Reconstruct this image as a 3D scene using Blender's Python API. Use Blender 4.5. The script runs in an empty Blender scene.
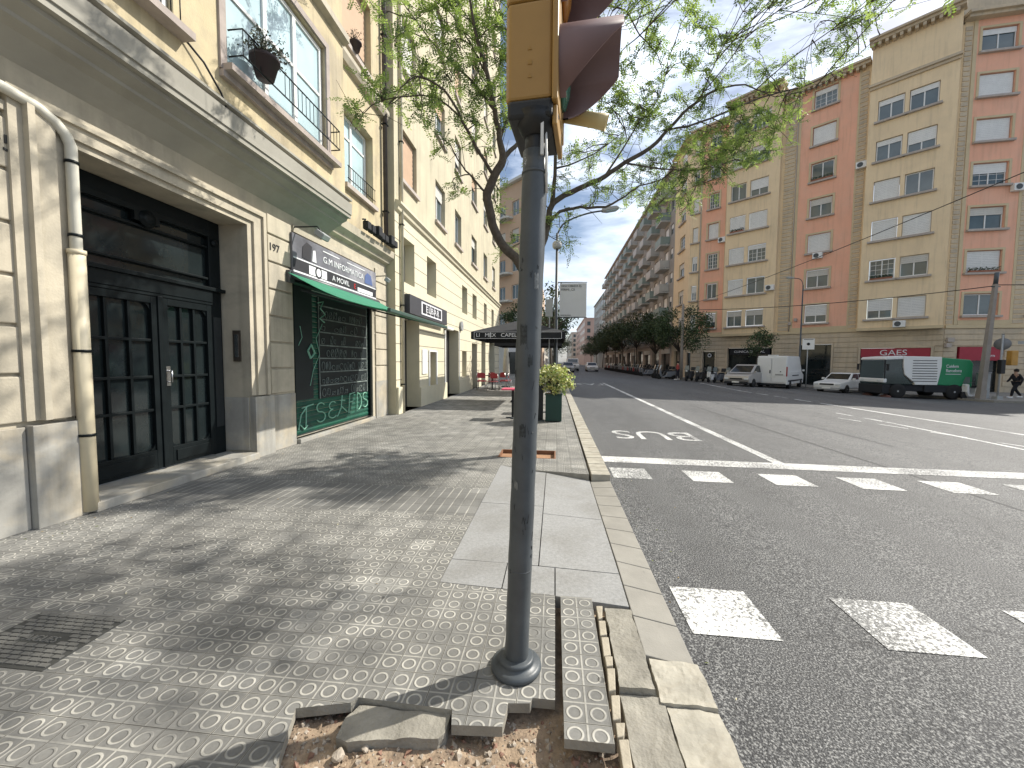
import bpy, bmesh, math, random
from mathutils import Vector, Matrix, noise
from math import radians, sin, cos, pi
random.seed(7)
S = bpy.context.scene
COL = S.collection
# ------------------------------------------------------------------ camera
YAW, PITCH, ROLL, FPX, HC = radians(6.1026), radians(-3.3337), radians(0.4), 400.0, 1.5
fwd = Vector((-sin(YAW)*cos(PITCH), cos(YAW)*cos(PITCH), sin(PITCH)))
r0 = Vector((cos(YAW), sin(YAW), 0)); u0_ = r0.cross(fwd)
rgt = r0*cos(ROLL) + u0_*sin(ROLL); upv = u0_*cos(ROLL) - r0*sin(ROLL)
cd = bpy.data.cameras.new('camera'); cam = bpy.data.objects.new('camera', cd); COL.objects.link(cam)
M = Matrix((rgt, upv, -fwd)).transposed().to_4x4(); M.translation = (0, 0, HC)
cam.matrix_world = M
cd.sensor_width = 36; cd.lens = 36*FPX/1024; cd.clip_start = .05; cd.clip_end = 3000
S.camera = cam
# ------------------------------------------------------------------ sky and sun
SUN_AZ, SUN_EL = radians(61), radians(42)      # azimuth from +Y towards +X
w = bpy.data.worlds.new('World'); S.world = w; w.use_nodes = True
nt = w.node_tree; nt.nodes.clear()
N = nt.nodes.new; L = nt.links.new
out = N('ShaderNodeOutputWorld'); bg = N('ShaderNodeBackground'); bg.inputs[1].default_value = .10
sky = N('ShaderNodeTexSky'); sky.sky_type = 'NISHITA'; sky.sun_disc = False
sky.sun_elevation = SUN_EL; sky.sun_rotation = SUN_AZ; sky.dust_density = 1.6; sky.air_density = 1.0
tc = N('ShaderNodeTexCoord'); mp = N('ShaderNodeMapping'); mp.inputs['Scale'].default_value = (1, 1, 3.2)
mp.inputs['Location'].default_value = (3.1, 1.7, .4)
nz = N('ShaderNodeTexNoise'); nz.inputs['Scale'].default_value = 2.3; nz.inputs['Detail'].default_value = 9; nz.inputs['Roughness'].default_value = .58
nz.inputs['Distortion'].default_value = .35
cr = N('ShaderNodeValToRGB'); cr.color_ramp.elements[0].position = .43; cr.color_ramp.elements[1].position = .62
nz2 = N('ShaderNodeTexNoise'); nz2.inputs['Scale'].default_value = 5.5; nz2.inputs['Detail'].default_value = 8
cr2 = N('ShaderNodeValToRGB'); cr2.color_ramp.elements[0].position = .3; cr2.color_ramp.elements[1].position = .7
cr2.color_ramp.elements[0].color = (5.6, 6.7, 8.4, 1); cr2.color_ramp.elements[1].color = (10.2, 10.6, 11.2, 1)
mx = N('ShaderNodeMix'); mx.data_type = 'RGBA'
L(tc.outputs['Generated'], mp.inputs[0]); L(mp.outputs[0], nz.inputs[0]); L(mp.outputs[0], nz2.inputs[0])
L(nz.outputs[0], cr.inputs[0]); L(nz2.outputs[0], cr2.inputs[0])
# cloud is brighter round the sun, as thin cloud is
dp_ = N('ShaderNodeVectorMath'); dp_.operation = 'DOT_PRODUCT'; dp_.inputs[1].default_value = (sin(SUN_AZ)*cos(SUN_EL), cos(SUN_AZ)*cos(SUN_EL), sin(SUN_EL))
mr_ = N('ShaderNodeMapRange'); mr_.inputs[1].default_value = .35; mr_.inputs[2].default_value = 1.; mr_.inputs[3].default_value = 1.; mr_.inputs[4].default_value = 1.7; mr_.interpolation_type = 'SMOOTHSTEP'
vs_ = N('ShaderNodeVectorMath'); vs_.operation = 'SCALE'
L(tc.outputs['Generated'], dp_.inputs[0]); L(dp_.outputs['Value'], mr_.inputs[0]); L(cr2.outputs[0], vs_.inputs[0]); L(mr_.outputs[0], vs_.inputs['Scale'])
L(cr.outputs[0], mx.inputs[0]); L(sky.outputs[0], mx.inputs[6]); L(vs_.outputs[0], mx.inputs[7])
L(mx.outputs[2], bg.inputs[0]); L(bg.outputs[0], out.inputs[0])
sd = bpy.data.lights.new('sun', 'SUN'); sd.energy = 5.0; sd.angle = radians(.6); sd.color = (1, .95, .86)
so = bpy.data.objects.new('sun', sd); COL.objects.link(so)
sv = Vector((sin(SUN_AZ)*cos(SUN_EL), cos(SUN_AZ)*cos(SUN_EL), sin(SUN_EL)))
so.rotation_euler = sv.to_track_quat('Z', 'Y').to_euler(); so.location = (20, 10, 40)
S.view_settings.view_transform = 'Standard'; S.view_settings.look = 'None'
S.view_settings.exposure = .42; S.view_settings.gamma = 1

# ------------------------------------------------------------------ helpers
def at(px, py, Y):
    "world point seen at a pixel of the photograph, at street distance Y"
    d = fwd + rgt*((px-512)/FPX) - upv*((py-384)/FPX)
    t = Y/d.y
    return Vector((d.x*t, Y, HC + d.z*t))
def gz(x):
    "height of the carriageway: it falls away to the right"
    if x < 12: return -.1 - .009*(x-.75)
    if x < 22: return -.201 - .045*(x-12)
    return -.651
MATS = {}
def mat(name, col, rough=.8, var=.12, scale=3.0, bump=0., bscale=40., metal=0., col2=None, c2scale=1.2, c2amt=.5, c2lo=.45, c2hi=.65, spec=.4, streak=0):
    if name in MATS: return MATS[name]
    m = bpy.data.materials.new(name); m.use_nodes = True; t = m.node_tree; n = t.nodes; l = t.links
    b = n['Principled BSDF']; b.inputs['Roughness'].default_value = rough; b.inputs['Metallic'].default_value = metal
    b.inputs['Specular IOR Level'].default_value = spec
    tc = n.new('ShaderNodeTexCoord'); nz = n.new('ShaderNodeTexNoise'); nz.inputs['Scale'].default_value = scale; nz.inputs['Detail'].default_value = 7
    nz.inputs['Roughness'].default_value = .6
    l.new(tc.outputs['Object'], nz.inputs[0])
    mr = n.new('ShaderNodeMapRange'); mr.inputs[1].default_value = .3; mr.inputs[2].default_value = .7
    mr.inputs[3].default_value = 1-var; mr.inputs[4].default_value = 1+var; l.new(nz.outputs[0], mr.inputs[0])
    base = n.new('ShaderNodeRGB'); base.outputs[0].default_value = (*col, 1); src = base.outputs[0]
    if col2:
        n2 = n.new('ShaderNodeTexNoise'); n2.inputs['Scale'].default_value = c2scale; n2.inputs['Detail'].default_value = 9; n2.inputs['Roughness'].default_value = .65
        n2.inputs['Distortion'].default_value = .4
        l.new(tc.outputs['Object'], n2.inputs[0])
        r2 = n.new('ShaderNodeMapRange'); r2.inputs[1].default_value = c2lo; r2.inputs[2].default_value = c2hi; r2.inputs[4].default_value = c2amt
        l.new(n2.outputs[0], r2.inputs[0])
        m2 = n.new('ShaderNodeMix'); m2.data_type = 'RGBA'; m2.inputs[7].default_value = (*col2, 1)
        l.new(r2.outputs[0], m2.inputs[0]); l.new(src, m2.inputs[6]); src = m2.outputs[2]
    vm = n.new('ShaderNodeVectorMath'); vm.operation = 'SCALE'; l.new(src, vm.inputs[0]); l.new(mr.outputs[0], vm.inputs['Scale'])
    fin = vm.outputs[0]
    if streak:
        mp_ = n.new('ShaderNodeMapping'); mp_.inputs['Scale'].default_value = (5, 5, .35); l.new(tc.outputs['Object'], mp_.inputs[0])
        n4 = n.new('ShaderNodeTexNoise'); n4.inputs['Scale'].default_value = 1.; n4.inputs['Detail'].default_value = 8; n4.inputs['Roughness'].default_value = .6; l.new(mp_.outputs[0], n4.inputs[0])
        r4 = n.new('ShaderNodeMapRange'); r4.inputs[1].default_value = .5; r4.inputs[2].default_value = .78; r4.inputs[3].default_value = 1; r4.inputs[4].default_value = 1-streak; l.new(n4.outputs[0], r4.inputs[0])
        v4 = n.new('ShaderNodeVectorMath'); v4.operation = 'SCALE'; l.new(fin, v4.inputs[0]); l.new(r4.outputs[0], v4.inputs['Scale']); fin = v4.outputs[0]
    l.new(fin, b.inputs['Base Color'])
    if bump:
        n3 = n.new('ShaderNodeTexNoise'); n3.inputs['Scale'].default_value = bscale; n3.inputs['Detail'].default_value = 6
        l.new(tc.outputs['Object'], n3.inputs[0]); bp = n.new('ShaderNodeBump'); bp.inputs['Strength'].default_value = bump
        bp.inputs['Distance'].default_value = .01; l.new(n3.outputs[0], bp.inputs['Height']); l.new(bp.outputs[0], b.inputs['Normal'])
    MATS[name] = m; return m
def tag(o, label=None, cat=None, group=None, kind=None):
    if label: o['label'] = label
    if cat: o['category'] = cat
    if group: o['group'] = group
    if kind: o['kind'] = kind
    return o
def empty(name, loc=(0, 0, 0), label=None, cat=None, group=None, rz=0, kind=None):
    o = bpy.data.objects.new(name, None); COL.objects.link(o); o.location = loc; o.rotation_euler = (0, 0, rz)
    o.empty_display_size = .2
    return tag(o, label, cat, group, kind)
def setpar(o, p):
    if p is not None:
        o.parent = p
        wm = Matrix.Identity(4); q = p; chain = []
        while q is not None: chain.append(q); q = q.parent
        for q in reversed(chain): wm = wm @ q.matrix_parent_inverse @ q.matrix_basis
        o.matrix_parent_inverse = wm.inverted()
def copy_tree(o, parent=None):
    c = o.copy(); COL.objects.link(c)
    if parent is not None: c.parent = parent; c.matrix_parent_inverse = o.matrix_parent_inverse.copy()
    for ch in [x for x in KIDS.get(o.name, [])]: copy_tree(ch, c)
    return c
KIDS = {}
def reg(o, p):
    if p is not None: KIDS.setdefault(p.name, []).append(o)
class MB:
    def __init__(s, M=None): s.v = []; s.f = []; s.mi = []; s.M = M; s.sm = []
    def P(s, p):
        p = Vector(p); return tuple(s.M @ p) if s.M is not None else tuple(p)
    def add(s, vs, fs, mi=0, smooth=False):
        n = len(s.v); s.v += [s.P(p) for p in vs]; s.f += [[i+n for i in f] for f in fs]; s.mi += [mi]*len(fs); s.sm += [smooth]*len(fs); return s
    def box(s, x0, x1, y0, y1, z0, z1, mi=0):
        return s.add([(x0,y0,z0),(x1,y0,z0),(x1,y1,z0),(x0,y1,z0),(x0,y0,z1),(x1,y0,z1),(x1,y1,z1),(x0,y1,z1)],
              [(0,3,2,1),(4,5,6,7),(0,1,5,4),(1,2,6,5),(2,3,7,6),(3,0,4,7)], mi)
    def quad(s, a, b, c, d, mi=0): return s.add([a, b, c, d], [(0, 1, 2, 3)], mi)
    def poly(s, pts, z, mi=0, thick=0, mside=None):
        n = len(pts); s.add([(x, y, z) for x, y in pts], [tuple(range(n))], mi)
        if thick:
            s.add([(x, y, z) for x, y in pts]+[(x, y, z-thick) for x, y in pts], [(i, i+n, (i+1) % n+n, (i+1) % n) for i in range(n)], mi if mside is None else mside)
        return s
    def prism(s, pts, axis, a, b, mi=0):
        "pts: 2d outline; axis 'x','y','z' extruded from a to b"
        n = len(pts)
        def q(p, t): return {'x': (t, p[0], p[1]), 'y': (p[0], t, p[1]), 'z': (p[0], p[1], t)}[axis]
        vs = [q(p, a) for p in pts]+[q(p, b) for p in pts]
        fs = [tuple(range(n))[::-1], tuple(range(n, 2*n))]+[(i, (i+1) % n, (i+1) % n+n, i+n) for i in range(n)]
        return s.add(vs, fs, mi)
    def tube(s, pts, r, seg=8, mi=0, cap=True, smooth=True):
        pts = [Vector(p) for p in pts]; rs = r if isinstance(r, (list, tuple)) else [r]*len(pts)
        vs = []; fs = []; up = Vector((0, 0, 1))
        t0 = (pts[1]-pts[0]).normalized(); a = t0.orthogonal().normalized()
        for i, p in enumerate(pts):
            t = (pts[min(i+1, len(pts)-1)]-pts[max(i-1, 0)]).normalized()
            a = (a - t*a.dot(t)); a = a.normalized() if a.length > 1e-6 else t.orthogonal().normalized()
            b = t.cross(a)
            for k in range(seg):
                an = 2*pi*k/seg; vs.append(p+(a*cos(an)+b*sin(an))*rs[i])
        for i in range(len(pts)-1):
            for k in range(seg):
                fs.append((i*seg+k, i*seg+(k+1) % seg, (i+1)*seg+(k+1) % seg, (i+1)*seg+k))
        if cap: fs += [tuple(range(seg))[::-1], tuple(range((len(pts)-1)*seg, len(pts)*seg))]
        return s.add(vs, fs, mi, smooth)
    def lathe(s, prof, c=(0, 0, 0), seg=20, mi=0, smooth=True, ax='z'):
        vs = []; fs = []; n = len(prof)
        for r, z in prof:
            for k in range(seg):
                a = 2*pi*k/seg; x, y = r*cos(a), r*sin(a)
                p = {'z': (x, y, z), 'x': (z, x, y), 'y': (y, z, x)}[ax]
                vs.append((p[0]+c[0], p[1]+c[1], p[2]+c[2]))
        for i in range(n-1):
            for k in range(seg): fs.append((i*seg+k, i*seg+(k+1) % seg, (i+1)*seg+(k+1) % seg, (i+1)*seg+k))
        fs += [tuple(range(seg))[::-1], tuple(range((n-1)*seg, n*seg))]
        return s.add(vs, fs, mi, smooth)
    def pieces(s, name, mats, parent=None, **k):
        "one object for every separate piece"
        par = list(range(len(s.v)))
        def fd(i):
            while par[i] != i: par[i] = par[par[i]]; i = par[i]
            return i
        for f in s.f:
            for i in f[1:]: par[fd(i)] = fd(f[0])
        gr = {}
        for n, f in enumerate(s.f): gr.setdefault(fd(f[0]), []).append(n)
        out = []
        for g in gr.values():
            m = MB(); ix = {}
            for n in g:
                for i in s.f[n]:
                    if i not in ix: ix[i] = len(m.v); m.v.append(s.v[i])
                m.f.append([ix[i] for i in s.f[n]]); m.mi.append(s.mi[n]); m.sm.append(s.sm[n])
            out.append(m.build(name, mats, parent, **k))
        return out
    def build(s, name, mats, parent=None, bevel=0, label=None, bseg=2):
        me = bpy.data.meshes.new(name); me.from_pydata(s.v, [], s.f)
        mats = mats if isinstance(mats, (list, tuple)) else [mats]
        for m in mats: me.materials.append(m)
        me.polygons.foreach_set('material_index', s.mi); me.polygons.foreach_set('use_smooth', s.sm); me.update()
        o = bpy.data.objects.new(name, me); COL.objects.link(o)
        if parent is not None: setpar(o, parent); reg(o, parent)
        if bevel:
            bv = o.modifiers.new('b', 'BEVEL'); bv.width = bevel; bv.segments = bseg; bv.limit_method = 'ANGLE'; bv.angle_limit = radians(40)
        if label: o['label'] = label
        return o
def rough(o, amp=.006, cuts=3, sc=14, keep=None):
    "break up the clean faces of a block"
    bm = bmesh.new(); bm.from_mesh(o.data)
    for _ in range(cuts):
        es = [e for e in bm.edges if e.calc_length() > .03]
        if es: bmesh.ops.subdivide_edges(bm, edges=es, cuts=1, use_grid_fill=True)
    bmesh.ops.triangulate(bm, faces=[f for f in bm.faces if len(f.verts) > 4])
    for v in bm.verts:
        p = v.co*sc; v.co += Vector((noise.noise(p), noise.noise(p+Vector((7, 0, 0))), noise.noise(p+Vector((0, 9, 0)))))*amp
        p = v.co*sc*4; v.co += Vector((noise.noise(p), noise.noise(p+Vector((7, 0, 0))), noise.noise(p+Vector((0, 9, 0)))))*amp*.4
    bm.to_mesh(o.data); bm.free(); return o
def text(name, body, size, Mx, m, parent=None, ext=.003, sx=1, align='CENTER', space=1.0):
    cu = bpy.data.curves.new(name, 'FONT'); cu.body = body; cu.size = size; cu.extrude = ext; cu.align_x = align; cu.align_y = 'CENTER'
    cu.space_character = space
    cu.resolution_u = 3
    o = bpy.data.objects.new(name+'_tmp', cu); COL.objects.link(o)
    bpy.context.view_layer.update()
    dg = bpy.context.evaluated_depsgraph_get(); me = bpy.data.meshes.new_from_object(o.evaluated_get(dg))
    bpy.data.objects.remove(o); bpy.data.curves.remove(cu)
    me.transform(Mx @ Matrix.Diagonal((sx, 1, 1, 1))); me.materials.clear(); me.materials.append(m)
    ob = bpy.data.objects.new(name, me); COL.objects.link(ob)
    if parent is not None: setpar(ob, parent); reg(ob, parent)
    return ob
def frame(o, xdir, ydir):
    x = Vector(xdir).normalized(); y = Vector(ydir).normalized(); z = x.cross(y)
    m = Matrix((x, y, z)).transposed().to_4x4(); m.translation = o; return m
def plane_frame(x, y, ang):
    "local u along the facade, v into the building, z up"
    m = Matrix.Rotation(ang, 4, 'Z'); m.translation = (x, y, 0); return m
def wall(mb, U0, U1, Z0, Z1, ops, v=0., rev=.2, mi=0, mi2=None):
    "a wall sheet at depth v with real openings (u0,u1,z0,z1) and reveals"
    us = sorted({U0, U1, *[a for o in ops for a in o[:2]]}); zs = sorted({Z0, Z1, *[a for o in ops for a in o[2:4]]})
    us = [u for u in us if U0-1e-6 <= u <= U1+1e-6]; zs = [z for z in zs if Z0-1e-6 <= z <= Z1+1e-6]
    for i in range(len(us)-1):
        for j in range(len(zs)-1):
            cu, cz = (us[i]+us[i+1])/2, (zs[j]+zs[j+1])/2
            if any(o[0] < cu < o[1] and o[2] < cz < o[3] for o in ops): continue
            mb.quad((us[i], v, zs[j]), (us[i+1], v, zs[j]), (us[i+1], v, zs[j+1]), (us[i], v, zs[j+1]), mi)
    m2 = mi if mi2 is None else mi2
    for a, b, c, d in [o[:4] for o in ops]:
        w_ = v+rev
        mb.quad((a, v, c), (a, v, d), (a, w_, d), (a, w_, c), m2); mb.quad((b, v, c), (b, w_, c), (b, w_, d), (b, v, d), m2)
        mb.quad((a, v, d), (b, v, d), (b, w_, d), (a, w_, d), m2); mb.quad((a, v, c), (a, w_, c), (b, w_, c), (b, v, c), m2)

# ------------------------------------------------------------------ materials
STUCCO = mat('yellow_stucco', (.52, .44, .28), .9, .10, 2.2, .35, 60, col2=(.36, .31, .23), c2scale=1.3, c2amt=.8, streak=.35)
STUCCO2 = mat('pale_yellow_stucco', (.52, .47, .34), .9, .06, 1.5, .25, 60, col2=(.42, .38, .28), c2scale=.7, c2amt=.6, streak=.3)
CREAM = mat('cream_painted_stone', (.47, .42, .325), .8, .09, 3, .25, 50, col2=(.33, .30, .24), c2scale=1.6, c2amt=.8, streak=.25)
CREAMDK = mat('dark_cream', (.16, .15, .13), .9)  # darker cream tone
MARBLE = mat('grey_marble', (.33, .32, .29), .6, .2, 2.5, .2, 30, col2=(.45, .39, .29), c2scale=1.6, c2amt=.9, streak=.4)
IRON = mat('black_iron', (.007, .010, .011), .38, .2, 8, spec=.15)
DKGLASS = mat('dark_glass', (.012, .017, .018), .07, .3, 1.5, spec=.5)
GLASSW = mat('window_glass', (.08, .11, .12), .06, .2, 1., spec=.8)
GLASSB = mat('curtained_glass', (.42, .55, .58), .12, .12, 1.5, spec=.7)
WHITE = mat('white_paint', (.74, .74, .72), .5, .06, 3)
BLIND = mat('roller_blind', (.60, .58, .53), .7, .06, 3)
BLINDO = mat('ochre_blind', (.52, .36, .24), .7, .06, 3)
STONEG = mat('grey_sill_stone', (.42, .37, .33), .85, .12, 4)
ORANGE = mat('orange_stucco', (.82, .44, .30), .9, .05, .8, .15, 40, col2=(.72, .44, .32), c2scale=.4, c2amt=.6, streak=.18)
OCHRE = mat('ochre_stucco', (.80, .63, .41), .9, .05, .8, .15, 40, col2=(.68, .54, .36), c2scale=.4, c2amt=.6, streak=.2)
BUFF = mat('buff_stone', (.56, .46, .33), .9, .08, 1.2, .15, 30, col2=(.38, .33, .26), c2scale=.6, c2amt=.6, streak=.2)
METALG = mat('grey_paint_metal', (.065, .075, .082), .42, .18, 6, .05, 80, col2=(.05, .055, .06), c2scale=7, c2amt=.5)
METALL = mat('light_grey_metal', (.33, .34, .34), .5, .1, 5)
YELLOW = mat('signal_yellow', (.31, .18, .05), .45, .06, 6)
SIGBR = mat('signal_visor_brown', (.17, .105, .10), .5, .08, 6)
BLACK = mat('black_plastic', (.012, .013, .014), .5, .2, 8)
BLACKM = mat('matt_black_canvas', (.018, .019, .022), .85, .2, 5)
GREENC = mat('green_canvas', (.03, .19, .11), .8, .12, 3, .1, 60)
RUBBER = mat('rubber', (.015, .015, .015), .85)
CHROME = mat('chrome', (.55, .55, .56), .25, .05, 5, metal=1)
TILECOL = (.36, .345, .305)
ASPH = None
def nodes(name):
    m = bpy.data.materials.new(name); m.use_nodes = True; MATS[name] = m
    return m, m.node_tree.nodes, m.node_tree.links, m.node_tree.nodes['Principled BSDF']
def MATH(n, l, op, a, b=None, c=None):
    x = n.new('ShaderNodeMath'); x.operation = op
    for i, q in enumerate((a, b, c)):
        if q is None: continue
        if isinstance(q, (int, float)): x.inputs[i].default_value = q
        else: l.new(q, x.inputs[i])
    return x.outputs[0]
def panot(name, rings=True, warm=0.0):
    m, n, l, b = nodes(name); b.inputs['Roughness'].default_value = .82
    b.inputs['Specular IOR Level'].default_value = .35
    tc = n.new('ShaderNodeTexCoord'); sp = n.new('ShaderNodeSeparateXYZ')
    l.new(tc.outputs['Object'], sp.inputs[0])
    X = MATH(n, l, 'ADD', MATH(n, l, 'MULTIPLY', sp.outputs[0], 10.), 503.5); Y = MATH(n, l, 'ADD', MATH(n, l, 'MULTIPLY', sp.outputs[1], 10.), 500.2)
    fx = MATH(n, l, 'SUBTRACT', MATH(n, l, 'FRACT', X), .5); fy = MATH(n, l, 'SUBTRACT', MATH(n, l, 'FRACT', Y), .5)
    ax = MATH(n, l, 'ABSOLUTE', fx); ay = MATH(n, l, 'ABSOLUTE', fy)
    def smooth(v, lo, hi):
        r = n.new('ShaderNodeMapRange'); r.interpolation_type = 'SMOOTHSTEP'; r.inputs[1].default_value = lo; r.inputs[2].default_value = hi; l.new(v, r.inputs[0]); return r.outputs[0]
    if rings:
        r = MATH(n, l, 'SQRT', MATH(n, l, 'ADD', MATH(n, l, 'MULTIPLY', fx, fx), MATH(n, l, 'MULTIPLY', fy, fy)))
        rg = MATH(n, l, 'SUBTRACT', 1., smooth(MATH(n, l, 'ABSOLUTE', MATH(n, l, 'SUBTRACT', r, .30)), .025, .07))
        edge = MATH(n, l, 'MAXIMUM', smooth(ax, .44, .475), smooth(ay, .44, .475))
        # raised rims beside the joints, then the joint itself
        joint = MATH(n, l, 'MAXIMUM', smooth(ax, .475, .497), smooth(ay, .475, .497))
        # real joints (every second line) are deeper
        X2 = MATH(n, l, 'ABSOLUTE', MATH(n, l, 'SUBTRACT', MATH(n, l, 'FRACT', MATH(n, l, 'MULTIPLY', X, .5)), .5))
        Y2 = MATH(n, l, 'ABSOLUTE', MATH(n, l, 'SUBTRACT', MATH(n, l, 'FRACT', MATH(n, l, 'MULTIPLY', Y, .5)), .5))
        jr = MATH(n, l, 'MAXIMUM', smooth(X2, .485, .497), smooth(Y2, .485, .497))
        h = MATH(n, l, 'SUBTRACT', MATH(n, l, 'ADD', rg, MATH(n, l, 'MULTIPLY', edge, .55)), MATH(n, l, 'MULTIPLY', jr, 1.6))
        light = MATH(n, l, 'MAXIMUM', rg, MATH(n, l, 'MULTIPLY', edge, .75))
    else:
        fx2 = MATH(n, l, 'ABSOLUTE', MATH(n, l, 'SUBTRACT', MATH(n, l, 'FRACT', MATH(n, l, 'MULTIPLY', X, 1.)), .5))
        edge = smooth(fx2, .40, .46)
        Y2 = MATH(n, l, 'ABSOLUTE', MATH(n, l, 'SUBTRACT', MATH(n, l, 'FRACT', MATH(n, l, 'MULTIPLY', Y, .5)), .5))
        jr = smooth(Y2, .485, .497); h = MATH(n, l, 'SUBTRACT', MATH(n, l, 'MULTIPLY', edge, -.6), jr)
        light = MATH(n, l, 'MULTIPLY', edge, .8)
    nz = n.new('ShaderNodeTexNoise'); nz.inputs['Scale'].default_value = 1.1; nz.inputs['Detail'].default_value = 9; nz.inputs['Roughness'].default_value = .65; l.new(tc.outputs['Object'], nz.inputs[0])
    nf = n.new('ShaderNodeTexNoise'); nf.inputs['Scale'].default_value = 55; nf.inputs['Detail'].default_value = 5; l.new(tc.outputs['Object'], nf.inputs[0])
    # value per 20 cm tile
    cx = n.new('ShaderNodeCombineXYZ'); l.new(MATH(n, l, 'FLOOR', MATH(n, l, 'MULTIPLY', X, .5)), cx.inputs[0]); l.new(MATH(n, l, 'FLOOR', MATH(n, l, 'MULTIPLY', Y, .5)), cx.inputs[1])
    wn = n.new('ShaderNodeTexWhiteNoise'); wn.noise_dimensions = '2D'; l.new(cx.outputs[0], wn.inputs[0])
    k = MATH(n, l, 'ADD', MATH(n, l, 'MULTIPLY', nz.outputs[0], 1.3), .32)
    k = MATH(n, l, 'MULTIPLY', k, MATH(n, l, 'ADD', MATH(n, l, 'MULTIPLY', wn.outputs[0], .22), .87))
    k = MATH(n, l, 'MULTIPLY', k, MATH(n, l, 'ADD', MATH(n, l, 'MULTIPLY', nf.outputs[0], .4), .8))
    mx = n.new('ShaderNodeMix'); mx.data_type = 'RGBA'; mx.inputs[6].default_value = (.18+warm, .177+warm*.8, .165, 1); mx.inputs[7].default_value = (.42+warm, .405+warm*.8, .36, 1)
    wear = n.new('ShaderNodeTexNoise'); wear.inputs['Scale'].default_value = 4; wear.inputs['Detail'].default_value = 6; l.new(tc.outputs['Object'], wear.inputs[0])
    wf = MATH(n, l, 'MULTIPLY', light, smooth(wear.outputs[0], .28, .6)); l.new(wf, mx.inputs[0])
    m3 = n.new('ShaderNodeMix'); m3.data_type = 'RGBA'; m3.inputs[7].default_value = (.07, .065, .055, 1); l.new(MATH(n, l, 'MULTIPLY', jr, .75), m3.inputs[0]); l.new(mx.outputs[2], m3.inputs[6])
    gum = n.new('ShaderNodeTexVoronoi'); gum.inputs['Scale'].default_value = 3.2; l.new(tc.outputs['Object'], gum.inputs[0])
    sg_ = n.new('ShaderNodeSeparateColor'); l.new(gum.outputs['Color'], sg_.inputs[0])
    spot = MATH(n, l, 'MULTIPLY', MATH(n, l, 'LESS_THAN', gum.outputs['Distance'], MATH(n, l, 'MULTIPLY', sg_.outputs[0], .075)), MATH(n, l, 'GREATER_THAN', sg_.outputs[1], .45))
    k = MATH(n, l, 'MULTIPLY', k, MATH(n, l, 'SUBTRACT', 1., MATH(n, l, 'MULTIPLY', spot, .45)))
    odd = MATH(n, l, 'GREATER_THAN', wn.outputs[0], .955); k = MATH(n, l, 'MULTIPLY', k, MATH(n, l, 'ADD', 1., MATH(n, l, 'MULTIPLY', odd, .16)))
    vm = n.new('ShaderNodeVectorMath'); vm.operation = 'SCALE'; l.new(m3.outputs[2], vm.inputs[0]); l.new(k, vm.inputs['Scale']); l.new(vm.outputs[0], b.inputs['Base Color'])
    bp = n.new('ShaderNodeBump'); bp.inputs['Strength'].default_value = .8; bp.inputs['Distance'].default_value = .004
    l.new(MATH(n, l, 'ADD', h, MATH(n, l, 'MULTIPLY', nf.outputs[0], .35)), bp.inputs['Height']); l.new(bp.outputs[0], b.inputs['Normal'])
    return m
PANOT = panot('ring_paving'); PANOTL = panot('grooved_paving', False)
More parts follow.
